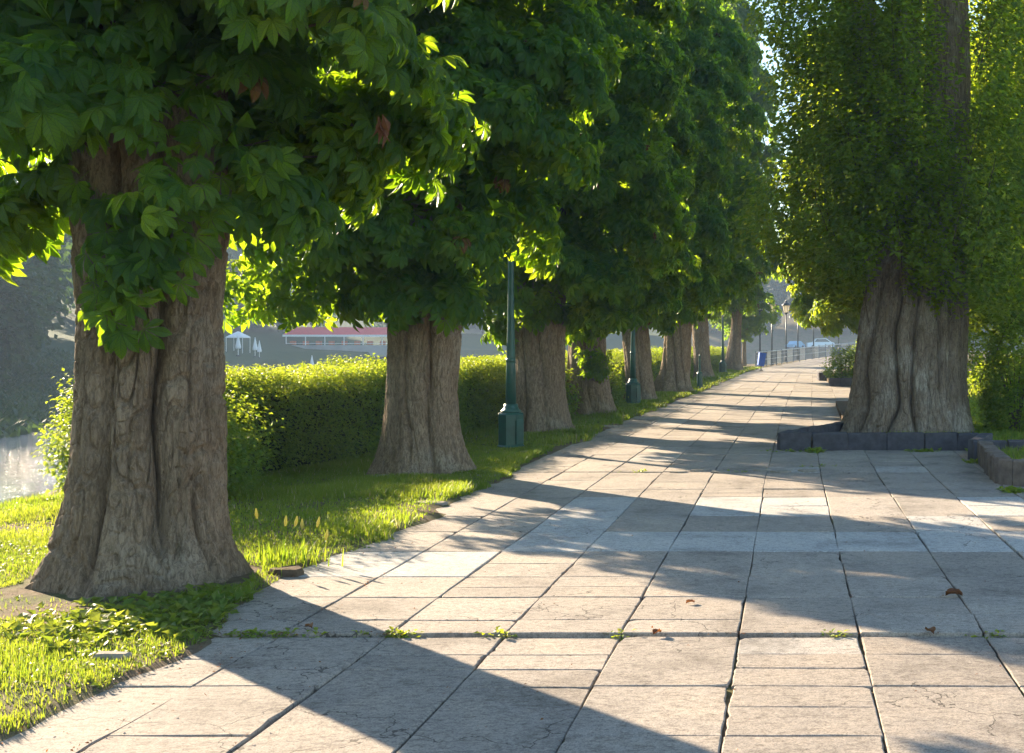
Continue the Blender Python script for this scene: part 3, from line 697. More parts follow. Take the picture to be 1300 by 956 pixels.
p1 = thing('poplar_tree', (2.03, 20.1, .05), 'huge old tree with a broad fluted trunk sprouting leafy shoots inside the dark stone kerb', 'tree', G2)
obj('trunk', trunk_data('trunk', [(-.12, 1.10, 0, 0), (.1, 1.07, 0, 0), (.5, 1.03, .02, 0), (1.0, 1.0, .05, 0), (1.8, .93, .08, 0), (2.6, .84, .12, 0), (3.3, .66, .25, 0), (4.4, .40, .4, 0)],
    R(-96), [(R(-43), .06, .30, -1, 6), (R(-14), .05, .22, -1, 6), (R(5), .045, .18, -1, 2.4), (R(30), .06, .20, .8, 6), (R(52), .06, .16, -1, 6), (R(-68), .05, .10, -1, 6), (R(22), .05, .08, -1, 1.2), (R(100), .08, .2, -1, 6), (R(180), .08, .2, -1, 6), (R(240), .08, .2, -1, 6)],
    .02, 800, 760, .030, 12, 5, .14, 9, 'bark2', fh=.25), p1)
obj('stem', trunk_data('stem', [(2.6, .50, .45, -.15), (4, .44, .60, -.2), (6, .38, .66, -.1), (9, .30, .66, 0), (13, .16, .6, 0)], R(-96), [(R(0), .1, .15, 0, 20)], .03, 220, 420, .02, 10, 6, 0, 5, 'bark2', z0=2.6), p1)
obj('stem', trunk_data('stem', [(2.6, .34, -.5, .1), (4, .24, -.62, .1), (8, .18, -.78, .1), (12, .1, -.6, 0)], R(-96), [], .03, 130, 300, .016, 10, 7, 0, 5, 'bark2', z0=2.6), p1)
obj('stem', trunk_data('stem', [(2.6, .3, -.1, .3), (5, .28, -.05, .5), (8, .22, .1, .6), (12, .12, .1, .6)], R(-96), [], .03, 100, 200, .016, 10, 8, 0, 5, 'bark2', z0=2.6), p1)
rg = np.random.default_rng(33); n = 11500
z = rg.uniform(.2, 12.5, n) ; th = rg.uniform(0, 2 * math.pi, n)
cxn, syn = np.cos(th), np.sin(th)
edge_r = np.interp(z, [0, 1.6, 2.2, 2.6, 3.2, 4.5, 8, 11, 12.5], [.2, .3, 1.0, 1.75, 2.05, 2.15, 2.1, 1.5, .4])
edge_right = np.interp(z, [0, .6, 1.7, 2.3, 4, 9, 12.5], [1.3, 1.4, 1.6, 2.5, 3.0, 2.8, .5])
er = np.where(cxn > .2, edge_right, edge_r) * (1 + .3 * (fbm(cxn * 2, syn * 2, z * .8, 77, 2) - .5) * 2)
rad = er * (1 - rg.random(n) ** 1.5 * .55)
P = np.stack([cxn * rad, syn * rad * .9, z], 1)
px_ = P[:, 0]; front = P[:, 1] < .2
bad = (front & (px_ > -1.05) & (px_ < 1.22) & (z < 2.95 + 1.3 * (vnoise(px_ * 2.3, 0, 0, 5) - .6))) | (front & (px_ > .25) & (px_ < .85) & (z > 5.2) & (rg.random(n) < .85)) | ((z < 2.2) & (px_ < 1.15) & (P[:, 1] < .9)) \
    | (front & (px_ > -.9) & (px_ < -.45) & (z > 6) & (rg.random(n) < .3))
bad |= (z < 2.2) & (px_ < 1.1)
bad |= (z < 1.7) & (rg.random(n) < .5)
P = P[~bad]
m_ = 1100; xf_ = rg.uniform(-1.15, 1.35, m_); zf_ = rg.uniform(0, 1, m_) ** 1.1 * 4.8 + 2.85 + 1.5 * (vnoise(xf_ * 2.3, 0, 0, 5) - .6); yf_ = -np.interp(zf_, [2.7, 4, 7], [.85, .7, .55]) - rg.random(m_) * .35
kf = ~((xf_ > .3) & (xf_ < .95) & (zf_ > 5.4)); P = np.concatenate([P, np.stack([xf_, yf_, zf_], 1)[kf]]); n = len(P); D = np.stack([P[:, 0] * .35, P[:, 1] * .35, np.full(n, .9)], 1) + rg.normal(0, .28, (n, 3))
P[:, 2] -= .35
lf = sprays(P, D, rg.uniform(.45, .95, n), 13, (.07, .115), rg)
V, F, at = lf; obj('crown', mesh_data('crown', V, tris=F, mat=M['poplar'], attrs=at), p1)
tw = MB(); 
for k in range(0, n, 60):
    d_ = D[k] / np.linalg.norm(D[k]); tw.tube([P[k] * [.88, .88, 1] - [0, 0, .5], P[k], P[k] + d_ * .6], [.010, .007, .003], 4)
tw.build('shoots', M['branch'], p1)

# other trees on the right
backlit = []
for cm_ in crowns:
    c2 = cm_.copy(); c2.materials.clear(); c2.materials.append(M['backlit']); backlit.append(c2)  # same crowns again, recoloured to look backlit
def right_tree(x, y, label, trunk_r, ck, rz, cs, th=3.4, name='land_side_tree'):
    t = thing(name, (x, y, 0), label, 'tree', G2)
    obj('trunk', trunk_data('trunk', [(-.12, trunk_r * 1.15, 0, 0), (.4, trunk_r, 0, 0), (2, trunk_r * .9, .02, 0), (th, trunk_r * .7, 0, 0)], math.atan2(-y, -x), [(R(15), .08, .12, 0, 4)], .1, 120, 160, .012, 12, int(y), .2, 6), t)
    obj('crown', backlit[ck], t, None, R(rz), cs); add_branches(t, (0, 0, th), 3, int(y), .1, 1.3, 4); return t
right_tree(2.75, 43.5, 'slim brown trunk under low bright foliage rising from the second stone bed', .17, 1, 20, (1.12, 1.12, 1.1))
right_tree(3.6, 57, 'leafy tree behind the slim-trunked one, overhanging the far path from the right', .2, 2, 150, (1.22, 1.2, 1.28))
right_tree(7.2, 80, 'farthest tree on the right, its foliage touching the end of the river railing', .22, 0, 220, (1.6, 1.6, 1.5))
right_tree(8.3, 38, 'dark thick trunk standing beyond the lawn at the right edge', .62, 2, 300, (1.5, 1.5, 1.1))
right_tree(7.2, 58, 'tall tree filling the view between the great trunk and the lawn', .3, 1, 190, (1.7, 1.7, 1.3))

# ------------------------------------------------------------------ hedge and shrubs
def hedge_mesh(pts, width, h, dens, size, seed, name='leaves', z0=.05):
    rg = np.random.default_rng(seed); pts = np.array(pts, float); seg = np.r_[0, np.cumsum(np.hypot(*np.diff(pts, axis=0).T))]; L = seg[-1]
    n = int(L * (2 * h + width) * dens); s = rg.random(n) * L; u = rg.random(n) * (2 * h + width)
    px, py = np.interp(s, seg, pts[:, 0]), np.interp(s, seg, pts[:, 1])
    d = np.stack([np.interp(s + .3, seg, pts[:, 0]) - np.interp(s - .3, seg, pts[:, 0]), np.interp(s + .3, seg, pts[:, 1]) - np.interp(s - .3, seg, pts[:, 1])], 1); d /= np.linalg.norm(d, axis=1, keepdims=True) + 1e-9
    nr = np.stack([d[:, 1], -d[:, 0]], 1)            # towards the path
    off = np.where(u < h, 0, np.where(u > h + width, -width, -(u - h))); zz = np.where(u < h, u, np.where(u > h + width, 2 * h + width - u, h))
    out = np.stack([np.where(u < h, 1, np.where(u > h + width, -1, 0))[:, None] * nr[:, 0:1], np.where(u < h, 1, np.where(u > h + width, -1, 0))[:, None] * nr[:, 1:2], ((u >= h) & (u <= h + width))[:, None] * 1.], 1)[:, :, 0]
    lump = (fbm(px * 1.6, py * 1.6, zz * 1.8, seed, 3) - .5) * .34
    dep = -rg.random(n) ** 1.3 * .26 + lump
    P = np.stack([px + nr[:, 0] * off, py + nr[:, 1] * off, z0 + zz], 1) + out * dep[:, None]
    P[:, 2] += (vnoise(px * .7, py * .7, 0, seed) - .5) * .14 * (zz / h)
    D = out * .8 + [0, 0, .6] + rg.normal(0, .35, (n, 3))
    return sprays(P, D, rg.uniform(.06, .17, n), 5, size, rg, OVN), (P, nr, px, py, s)
H_pts = [(-6.35, 13.0), (-5.95, 15.2), (-5.45, 19.5), (-5.15, 26), (-4.95, 34), (-4.7, 44), (-4.3, 60), (-3.7, 74)]
hd = thing('hedge', (0, 0, 0), 'long clipped green hedge running behind the chestnut trunks', 'hedge')
(V1, F1, A1), _ = hedge_mesh(H_pts[:4], 1.2, 1.13, 560, (.045, .065), 3)
(V2, F2, A2_), _ = hedge_mesh(H_pts[3:], 1.2, 1.18, 90, (.06, .09), 4)
rg = np.random.default_rng(6); n = 1500; tt = rg.random(n) ** 1.4 * 18; seg = np.r_[0, np.cumsum(np.hypot(*np.diff(np.array(H_pts), axis=0).T))]
sx = np.interp(tt, seg, [p[0] for p in H_pts]) - rg.random(n) * 1.15; sy = np.interp(tt, seg, [p[1] for p in H_pts])
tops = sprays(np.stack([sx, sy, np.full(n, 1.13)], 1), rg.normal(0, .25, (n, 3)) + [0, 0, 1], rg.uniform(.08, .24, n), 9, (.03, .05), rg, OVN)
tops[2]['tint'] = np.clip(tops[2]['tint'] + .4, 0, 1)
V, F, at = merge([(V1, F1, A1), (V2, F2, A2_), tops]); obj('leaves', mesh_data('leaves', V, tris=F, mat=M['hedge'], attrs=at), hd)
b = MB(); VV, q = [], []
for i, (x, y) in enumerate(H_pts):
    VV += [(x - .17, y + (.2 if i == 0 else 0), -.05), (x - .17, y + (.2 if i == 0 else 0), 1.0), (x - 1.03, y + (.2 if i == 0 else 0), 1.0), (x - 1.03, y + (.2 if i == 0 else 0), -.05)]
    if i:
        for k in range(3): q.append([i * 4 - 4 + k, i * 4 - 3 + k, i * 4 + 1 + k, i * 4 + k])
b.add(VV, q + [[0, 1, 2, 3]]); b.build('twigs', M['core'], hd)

def shrub(loc, rad, h, n, label, seed, size=(.04, .07), group=None, mat='hedge', k=6, L=(.12, .3)):
    rg = np.random.default_rng(seed); t = thing('shrub', loc, label, 'shrub', group)
    u = rg.random(n) * 2 - 1; th = rg.random(n) * 6.28; u = u * .5 + .5
    d = np.stack([np.cos(th) * np.sqrt(1 - (u * .98) ** 2), np.sin(th) * np.sqrt(1 - (u * .98) ** 2), u], 1)
    rr_ = (1 - rg.random(n) ** 1.6 * .45) * (1 + .35 * (fbm(d[:, 0] * 2, d[:, 1] * 2, d[:, 2] * 2, seed, 2) - .5) * 2)
    low = np.interp(u, [0, .35, 1], [.72, 1, 1])
    P = d * rr_[:, None] * [rad[0], rad[1], h]; P[:, :2] *= low[:, None]; P[:, 2] += .04
    V, F, at = sprays(P, d * .6 + [0, 0, .6] + rg.normal(0, .3, (n, 3)), rg.uniform(L[0], L[1], n), k, size, rg)
    obj('leaves', mesh_data('leaves', V, tris=F, mat=M[mat], attrs=at), t)
    tb = MB()
    for i in range(9):
        a_ = i * .7; tb.tube([(0.05 * math.cos(a_), .05 * math.sin(a_), -.05), (rad[0] * .3 * math.cos(a_), rad[1] * .3 * math.sin(a_), h * .5), (rad[0] * .6 * math.cos(a_), rad[1] * .6 * math.sin(a_), h * .85)], [.02, .013, .005], 5)
    tb.build('stems', M['branch'], t); return t
s1 = shrub((-6.45, 12.0, 0), (.98, .75), 1.36, 2500, 'rounded end bush between the nearest trunk and the river', 9, (.04, .065))
shrub((-4.5, 29.3, 0), (.38, .4), 1.0, 350, 'small leafy bush growing left of the second lamp post', 10, (.05, .09), 'small bushes between the trunks')
shrub((-4.9, 24.6, 0), (.5, .4), 1.1, 300, 'small bush left of the fourth trunk', 12, (.05, .09), 'small bushes between the trunks')
shrub((3.75, 19.6, .1), (.55, .5), 1.5, 900, 'sunlit leafy suckers at the right foot of the great trunk', 13, (.05, .08), None, 'poplar')
shrub((2.15, 45.5, .1), (.8, .9), 1.15, 500, 'round green bush in the second stone bed', 14, (.07, .11))
shrub((6.5, 34.5, .1), (1.3, .8), 1.0, 700, 'sunlit shrub behind the lawn at the right edge', 15, (.07, .12), None, 'poplar')
shrub((8.4, 50, .1), (3.2, 1.4), 2.4, 1100, 'broad shrub mass closing the view behind the lawn', 16, (.1, .16))
shrub((4.6, 62, .1), (1.6, 1.6), 2.0, 600, 'dense bush under the far trees on the right', 17, (.1, .15))
shrub((7.5, 74, .1), (2.6, 2.2), 2.6, 700, 'big bush beside the far bend of the path', 18, (.12, .18))

# ------------------------------------------------------------------ stone kerbs of the raised beds
def kerb(name, pts, h, wdt, label, seed, mat='slate', group='stone kerbs of the raised beds', lens=(.38, .62)):
    rr_ = np.random.default_rng(seed); t = thing(name, (pts[0][0], pts[0][1], 0), label, 'kerb', group)
    x0, y0 = pts[0]
    for (ax, ay), (bx, by) in zip(pts[:-1], pts[1:]):
        L = math.hypot(bx - ax, by - ay); a_ = math.atan2(by - ay, bx - ax); s = 0
        while s < L - .05:
            l = min(rr_.uniform(*lens), L - s)
            if L - s - l < .15: l = L - s
            cx_, cy_ = ax + math.cos(a_) * (s + l / 2) - x0, ay + math.sin(a_) * (s + l / 2) - y0
            b = MB(); b.box((cx_ + rr_.normal(0, .006), cy_ + rr_.normal(0, .008), h / 2 - .02 + rr_.normal(0, .005)), (l - .012, wdt, h + .04), a_ + rr_.normal(0, .012), .012, 1, .005, seed + int(s * 10))
            b.build('kerb_stone', M[mat], t); s += l
    return t
kerb('stone_kerb', [(1.0, 20.2), (-.12, 17.6), (2.86, 17.6)], .26, .16, 'dark slate kerb angled around the foot of the great trunk', 3)
kerb('stone_kerb', [(2.92, 17.4), (2.52, 16.1), (7.5, 16.1)], .27, .17, 'dark slate kerb stepping forward at the right of the great trunk', 4)
kerb('stone_kerb', [(2.62, 15.8), (2.42, 13.4), (4.6, 11.2), (7.5, 11.2)], .29, .18, 'weathered brown stone kerb cut by the right edge', 5, 'slate2', lens=(.12, .24))
kerb('stone_kerb', [(3.3, 44.0), (1.52, 43.4), (3.6, 43.0)], .3, .2, 'short dark kerb at the front of the second bed', 6)
kerb('stone_kerb', [(1.35, 52.0), (1.4, 49.6), (3.4, 49.4)], .34, .22, 'grey kerb of the bed farther along the path', 7)
def bed(name, poly, z, seed):
    b = MB(); b.add([(x, y, z) for x, y in poly] + [(x, y, -.05) for x, y in poly], [[i, (i + 1) % len(poly), len(poly) + (i + 1) % len(poly), len(poly) + i] for i in range(len(poly))], ngons=[list(range(len(poly)))])
    return struct(b.build(name, M['soil']))
bed('bed_soil', [(-.02, 17.7), (2.9, 17.7), (2.6, 16.2), (9, 16.2), (9, 30), (1.2, 30), (1.0, 20.2)], .12, 1)
bed('bed_soil', [(2.7, 15.8), (2.5, 13.42), (4.6, 11.3), (9, 11.3), (9, 16.0), (2.72, 16.0)], .15, 2)
bed('bed_soil', [(1.6, 43.5), (4, 43.1), (6, 60), (1.6, 60)], .14, 3)
bed('bed_soil', [(9.0, 11), (30, 11), (30, 75), (3.2, 75), (3.2, 61), (6.2, 60), (4.1, 30.1), (9, 30.1)], .06, 4)

# ------------------------------------------------------------------ grass
BLADE_V = np.array([(0, .5, 0), (0, -.5, 0), (.25, .38, .45), (.25, -.38, .45), (.75, 0, .85)]); BLADE_F = np.array([(0, 1, 2), (1, 3, 2), (2, 3, 4)])
def blades(P, H, W, rg, tn, lean=.55):
    n = len(P); a_ = rg.random(n) * 6.28; ln = rg.uniform(.1, 1, n) * lean
    X_ = np.stack([np.cos(a_), np.sin(a_), np.zeros(n)], 1); Y_ = np.stack([-np.sin(a_), np.cos(a_), np.zeros(n)], 1)
    T = BLADE_V
    V = P[:, None] + X_[:, None] * (T[None, :, 0:1] * (H * ln)[:, None, None]) + Y_[:, None] * (T[None, :, 1:2] * W[:, None, None]) + np.array([0, 0, 1.]) * (T[None, :, 2:3] * H[:, None, None])
    F = (BLADE_F[None] + (np.arange(n) * 5)[:, None, None]).reshape(-1, 3)
    return V.reshape(-1, 3), F, {'tint': np.repeat(tn, 5)}
def in_trunks(x, y):
    bad = np.hypot(x + 4.36, y - 7.9) < .66 + .15 * vnoise(x * 4, y * 4, 0, 1)
    bad |= np.hypot(x + 4.47, y - 14.4) < .55
    for r_ in row: bad |= np.hypot(x - r_[0], y - r_[1]) < .5
    return bad
def verge_points(n, y0, y1, rg, over=.10):
    y = y0 + (y1 - y0) * rg.random(n) ** 1.0; e_ = edge(y) + over * 2 * (fbm(y * 1.5, 3, 0, 8, 3) - .35)
    wv = np.where(y < 12, 6.2, np.where(y < 30, 3.2, 2.2)); x = e_ - rg.random(n) * wv
    d = e_ - x
    dens = fbm(x * 1.1, y * 1.1, 0, 21, 3); near_edge = (d < .35) & (vnoise(x * 3.2, y * 3.2, 0, 14) < .42)
    ok = (~in_trunks(x, y)) & ((dens > .30) | (rg.random(n) < .45)) & (~near_edge | (rg.random(n) < .4))
    bare = np.hypot((x + 4.5) / 1.0, (y - 7.1) / .33) < 1; ok &= ~(bare & (rg.random(n) < .93))
    ok &= sdist(x, y, near) > -2.2
    x, y = x[ok], y[ok]; return np.stack([x, y, ground_z(x, y) - .01], 1)
rg = np.random.default_rng(14); parts = []
for n, y0, y1, h, wd in ((210000, 4.2, 9.5, (.018, .050), (.004, .008)), (130000, 9.5, 18, (.025, .065), (.007, .013)), (55000, 18, 40, (.035, .08), (.012, .022)), (14000, 40, 74, (.06, .13), (.03, .05))):
    P = verge_points(n, y0, y1, rg); m_ = len(P)
    tall = 1 + 1.1 * sstep(.55, .75, fbm(P[:, 0] * .9, P[:, 1] * .9, 0, 40, 2))
    tn = np.clip(fbm(P[:, 0] * .7, P[:, 1] * .7, 0, 44, 3) * .9 + rg.normal(0, .16, m_), 0, .92); tn[rg.random(m_) < .035] = 1
    parts.append(blades(P, rg.uniform(h[0], h[1], m_) * tall, rg.uniform(wd[0], wd[1], m_), rg, tn, .8))
# right lawn and bed weeds
def patch(n, x0, x1, y0, y1, z, h, wd, thr=.3):
    x = rg.uniform(x0, x1, n); y = rg.uniform(y0, y1, n); ok = (fbm(x, y, 0, 50, 2) > thr) & (np.hypot(x - 2.03, y - 20.1) > 1.2); x, y = x[ok], y[ok]; m_ = len(x)
    parts.append(blades(np.stack([x, y, np.full(m_, z)], 1), rg.uniform(*h, m_), rg.uniform(*wd, m_), rg, np.clip(rg.normal(.5, .25, m_), 0, .92), .8))
patch(36000, 3.0, 9, 17.5, 30, .12, (.06, .14), (.012, .022), .2)
patch(5000, 2.7, 8.5, 16.3, 17.6, .12, (.05, .12), (.010, .016), .35)
patch(2600, 0.1, 2.8, 17.75, 18.9, .12, (.03, .12), (.008, .014), .48)
patch(9000, 2.7, 7, 12.2, 15.8, .15, (.05, .13), (.008, .014), .3)
patch(14000, 3.4, 10, 30, 60, .08, (.07, .15), (.04, .06), .25)
V, F, at = merge(parts)
struct(obj('grass', mesh_data('grass', V, tris=F, mat=M['grass'], attrs=at)), 'stuff', 'short sunlit grass on the verge, the lawn and the stone beds', 'grass')
# low broad-leaved ground cover
rg = np.random.default_rng(15); parts = []
for n, y0, y1, sz in ((9000, 4.2, 10, (.018, .045)), (7000, 10, 18, (.025, .05)), (2500, 18, 36, (.04, .08))):
    P = verge_points(n, y0, y1, rg, .12); keep = fbm(P[:, 0] * 1.6, P[:, 1] * 1.6, 0, 60, 2) > .40; P = P[keep]
    parts.append(shoots_to_leaves(P + [0, 0, .02], np.tile([[0, 0, 1.]], (len(P), 1)), 6, OV, sz, rg, (-.2, .4), .012))
x = rg.normal(-3.62, .32, 420); y = rg.normal(6.9, .35, 420); P = np.stack([x, y, 0 * x + .03], 1); P = P[(~in_trunks(x, y)) & (x < edge(y) + .05)]
parts.append(shoots_to_leaves(P, np.tile([[0, 0, 1.]], (len(P), 1)), 6, OV, (.04, .085), rg, (-.5, .3), .02))
V, F, at = merge(parts)
struct(obj('ground_cover', mesh_data('ground_cover', V, tris=F, mat=M['cover'], attrs=at)), 'stuff', 'low broad-leaved weeds spreading through the verge grass', 'weeds')
# far bank low greenery
n = 20000; rg = np.random.default_rng(16)
y = rg.uniform(25, 110, n); fx = np.interp(y, far[:, 1], far[:, 0]) if False else np.interp(y, [-80, 30, 48, 90, 145], [-26, -27, -31, -45, -62]); x = fx - rg.uniform(.3, 19, n) 
P = np.stack([x, y, ground_z(x, y)], 1); V, F, at = blades(P, rg.uniform(.2, .5, n), rg.uniform(.15, .35, n), rg, rg.random(n) * .7, 1.4)
struct(obj('bank_vegetation', mesh_data('bank_vegetation', V, tris=F, mat=M['farleaf'], attrs=at)), 'stuff', 'low weeds covering the far river bank', 'weeds')

# small weeds in the joints
def weed(loc, r_, n, label, seed, size=(.02, .045), up=.3, mat='hedge', cat='weed'):
    rg = np.random.default_rng(seed); P = np.stack([rg.normal(0, r_[0], n), rg.normal(0, r_[1], n), np.full(n, .012)], 1)
    V, F, at = shoots_to_leaves(P, np.tile([[0, 0, 1.]], (n, 1)), 6, OV, size, rg, (-up, .5), .014, tshift=.25)
    return tag(obj('weed', mesh_data('weed', V, tris=F, mat=M[mat], attrs=at), None, loc), label, cat, 'weeds growing in the paving joints')
weed((-2.15, 6.51, -.01), (.08, .012), 26, 'small weed tuft in the long joint, right of the trunk shadow edge', 1)
weed((-1.6, 6.51, -.01), (.035, .010), 8, 'tiny weed in the long joint between the trunk shadow and the middle', 2)
weed((-2.9, 6.5, -.01), (.16, .02), 40, 'weed strip where the long joint meets the grass', 3)
weed((-.93, 6.5, -.01), (.03, .008), 5, 'tiny tuft at a slab corner near the middle of the long joint', 4)
weed((.27, 6.5, -.01), (.05, .008), 6, 'tiny yellow-green tuft at the right part of the long joint', 5)
weed((1.1, 6.5, -.01), (.04, .008), 6, 'tuft at the rightmost visible end of the long joint', 6)
weed((.42, 17.3, 0), (.07, .07), 26, 'upright weed at the foot of the kerb before the great trunk', 7, (.05, .10), .9)
weed((0.1, 17.35, 0), (.22, .03), 26, 'low weeds along the kerb corner left of the great trunk', 8, (.03, .06))
weed((1.95, 17.35, 0), (.10, .03), 20, 'weeds against the kerb in front of the great trunk', 9, (.04, .08), .7)
weed((2.5, 15.75, 0), (.08, .08), 22, 'weeds at the corner between the dark kerb and the brown kerb', 10, (.04, .08), .6)
weed((2.42, 12.7, 0), (.06, .10), 26, 'bright yellow-green weed at the foot of the brown kerb', 11, (.05, .09), .7)
weed((2.75, 17.2, 0), (.06, .05), 16, 'weed where the two dark kerbs meet', 12, (.04, .08), .6)
weed((-1.9, 14.62, 0), (.06, .015), 8, 'small tuft beside the broken slabs in the middle distance', 13, (.03, .05))
weed((-.6, 14.6, 0), (.08, .015), 8, 'low tuft among the broken slabs', 14, (.03, .05))
weed((.35, 15.2, 0), (.12, .03), 10, 'flat weed between slabs before the raised bed', 15, (.03, .05))
# foxtail grass beside the nearest trunk
ft = thing('foxtail_grass', (-3.62, 8.5, .0), 'clump of foxtail grass with pale seed heads right of the nearest trunk', 'grass clump')
rg = np.random.default_rng(3); P = np.stack([rg.normal(0, .13, 130), rg.normal(0, .08, 130), np.zeros(130)], 1)
V, F, at = blades(P, rg.uniform(.1, .24, 130), rg.uniform(.008, .014, 130), rg, rg.random(130) * .6, .7); obj('blades', mesh_data('blades', V, tris=F, mat=M['grass'], attrs=at), ft)
for dx, dy, hh, ln_ in ((-.15, -.05, .34, -.03), (-.02, 0, .28, .02), (.0, .05, .27, .05), (.13, -.02, .26, .0), (.16, .02, .27, .06), (.24, 0, .18, .05)):
    b = MB(); b.tube([(dx, dy, 0), (dx + ln_ * .5, dy, hh * .6), (dx + ln_, dy, hh)], [.003, .0025, .002], 5); o = b.build('stalk', M['hedge'], ft)
    b = MB(); b.tube([(dx + ln_, dy, hh), (dx + ln_ * 1.15, dy, hh + .03), (dx + ln_ * 1.3, dy, hh + .075)], [.006, .013, .004], 7); q_ = b.build('seed_head', M['seed'], ft)

# broken slabs and loose pavers
def stone(loc, size, label, seed, mat='paverbit', rz=0.):
    rr_ = np.random.default_rng(seed); k = 7; a_ = np.arange(k) * 2 * math.pi / k + rr_.uniform(-.25, .25, k); r_ = rr_.uniform(.75, 1.1, k)
    x = np.cos(a_) * r_ * size[0] / 2; y = np.sin(a_) * r_ * size[1] / 2; V = []
    for sc, z in ((1, -.03), (1.02, size[2] * .6), (.9, size[2])): V += [(x[i] * sc, y[i] * sc, z + rr_.normal(0, .003)) for i in range(k)]
    q = [[l * k + i, l * k + (i + 1) % k, (l + 1) * k + (i + 1) % k, (l + 1) * k + i] for l in range(2) for i in range(k)]
    b = MB(); b.add(V, q, ngons=[[2 * k + i for i in range(k)]]); return tag(b.build('stone', M[mat], None, False, loc, rz), label, 'stone', 'loose paver pieces along the grass edge')
stone((-3.46, 8.15, .0), (.26, .22, .045), 'brown broken paver sticking out of the grass right of the nearest trunk', 1, 'soil')
stone((-3.62, 5.75, .0), (.26, .12, .018), 'pale flat paver piece in the grass at the bottom left corner', 2)
stone((-3.80, 5.55, .0), (.2, .1, .016), 'second pale paver piece in the grass at the bottom left corner', 3)
stone((-3.40, 5.95, .01), (.22, .09, .03), 'narrow pale paver piece nearest to the slabs at the lower left', 4)
stone((-3.5, 11.6, .01), (.4, .2, .03), 'long flat paver piece half sunk in the verge before the second tree', 5)
stone((-3.75, 10.3, .01), (.3, .14, .03), 'pale rubble lump in the sunny verge', 6)
stone((-3.55, 13.9, .01), (.35, .25, .035), 'flat grey paver at the right foot of the second tree', 7)
stone((-4.75, 13.75, .01), (.3, .16, .05), 'small grey stone against the left foot of the second tree', 8)
stone((-3.75, 17.0, .01), (.3, .2, .03), 'paver scrap in the grass near the first lamp post', 9)
stone((-3.45, 22.3, .01), (.5, .3, .03), 'flat paver scrap at the verge beyond the first lamp post', 10)
for k, (x, y) in enumerate([(-1.35, 14.55), (-1.1, 14.7), (-.85, 14.52), (-.35, 14.75), (-.1, 14.6), (.25, 14.7)]):
    o = stone((x, y, .004), (.26, .15, .018), 'crumbled slab pieces on the broken joint in the middle of the path', 30 + k); o['group'] = 'crumbled pieces of the broken slab'
# fallen leaves
def fallen(loc, s, rz, label, seed):
    rr_ = np.random.default_rng(seed); V, F, L = [], [], []
    n = 6
    for i in range(n + 1):
        t = i / n; w_ = .38 * math.sin(math.pi * min(1, t * 1.02)) ** .8
        zc = .10 + .25 * math.sin(t * 3.1) + rr_.normal(0, .03)
        for k in (-1, 0, 1): V.append((t - .5, k * w_, max(.01, zc * .5 + abs(k) * (.22 + rr_.normal(0, .06)))))
    for i in range(n):
        for k in range(2):
            a_ = i * 3 + k; F += [(a_, a_ + 3, a_ + 4), (a_, a_ + 4, a_ + 1)]
    me = mesh_data('fallen_leaf', np.array(V) * s, tris=F, mat=M['dead'], attrs={'tint': np.full(len(V), rr_.random())}, smooth=True)
    return tag(obj('fallen_leaf', me, None, loc, rz), label, 'leaf', 'fallen leaves on the slabs')
fallen((1.04, 7.42, .005), .11, .1, 'largest curled brown leaf lying on the shaded slabs at the right', 1)
fallen((-.60, 7.22, .005), .06, .6, 'small curled leaf on the sunlit slab above the long joint', 2)
fallen((-.72, 6.48, .0), .07, 1.0, 'reddish leaf caught in the long joint near the middle', 3)
fallen((.78, 6.50, .0), .08, 2.0, 'brown leaf scrap caught in the long joint at the right', 4)
fallen((-2.68, 6.6, .005), .06, 2.6, 'red-brown leaf beside the grass at the left end of the long joint', 5)

# fine leaf litter and grit on the slabs
rg = np.random.default_rng(71); n = 1500
y = 4.5 + rg.random(n) ** 1.4 * 22; x = np.where(rg.random(n) < .55, edge(y) + rg.exponential(.35, n), rg.uniform(-3, 4, n))
k = rg.random(n) < .35; x = np.where(k, np.array(cols)[np.clip(np.searchsorted(cols, x), 0, 18)] + rg.normal(0, .01, n), x)
k = rg.random(n) < .12; y = np.where(k, 6.49 + rg.normal(0, .02, n), y)
V, F, at = instance(OV[0] * [1, .8, 1], OV[1], np.stack([x, y, np.full(n, .008)], 1), np.stack([rg.normal(0, 1, n), rg.normal(0, 1, n), rg.normal(0, .12, n)], 1), rg.normal(0, .3, (n, 3)) + [0, 0, 1], rg.uniform(.006, .022, n), rg.random(n))
struct(obj('leaf_litter', mesh_data('leaf_litter', V, tris=F, mat=M['dead'], attrs=at)), 'stuff', 'tiny brown leaf scraps and grit scattered on the slabs', 'litter')

# ------------------------------------------------------------------ lamp posts
def lantern(parent, z, s=1., glass='lantern', metal='green_metal'):
    b = MB(); b.lathe([(.045 * s, 0), (.05 * s, .05 * s), (.13 * s, .09 * s), (.13 * s, .11 * s)], 8); b.build('lantern_base', M[metal], parent, loc=(0, 0, z))
    b = MB(); b.lathe([(.115 * s, .11 * s), (.19 * s, .46 * s)], 6); b.build('lantern_glass', M[glass], parent, loc=(0, 0, z))
    b = MB()
    for k in range(6):
        a_ = 2 * math.pi * k / 6; b.tube([(.118 * s * math.cos(a_), .118 * s * math.sin(a_), .11 * s), (.195 * s * math.cos(a_), .195 * s * math.sin(a_), .46 * s)], .008 * s, 4)
    b.build('lantern_frame', M[metal], parent, loc=(0, 0, z))
    b = MB(); b.lathe([(.225 * s, .46 * s), (.22 * s, .485 * s), (.10 * s, .60 * s), (.07 * s, .62 * s), (.06 * s, .67 * s), (.02 * s, .69 * s), (.025 * s, .73 * s), (.005 * s, .76 * s)], 12); b.build('lantern_cap', M[metal], parent, True, loc=(0, 0, z))
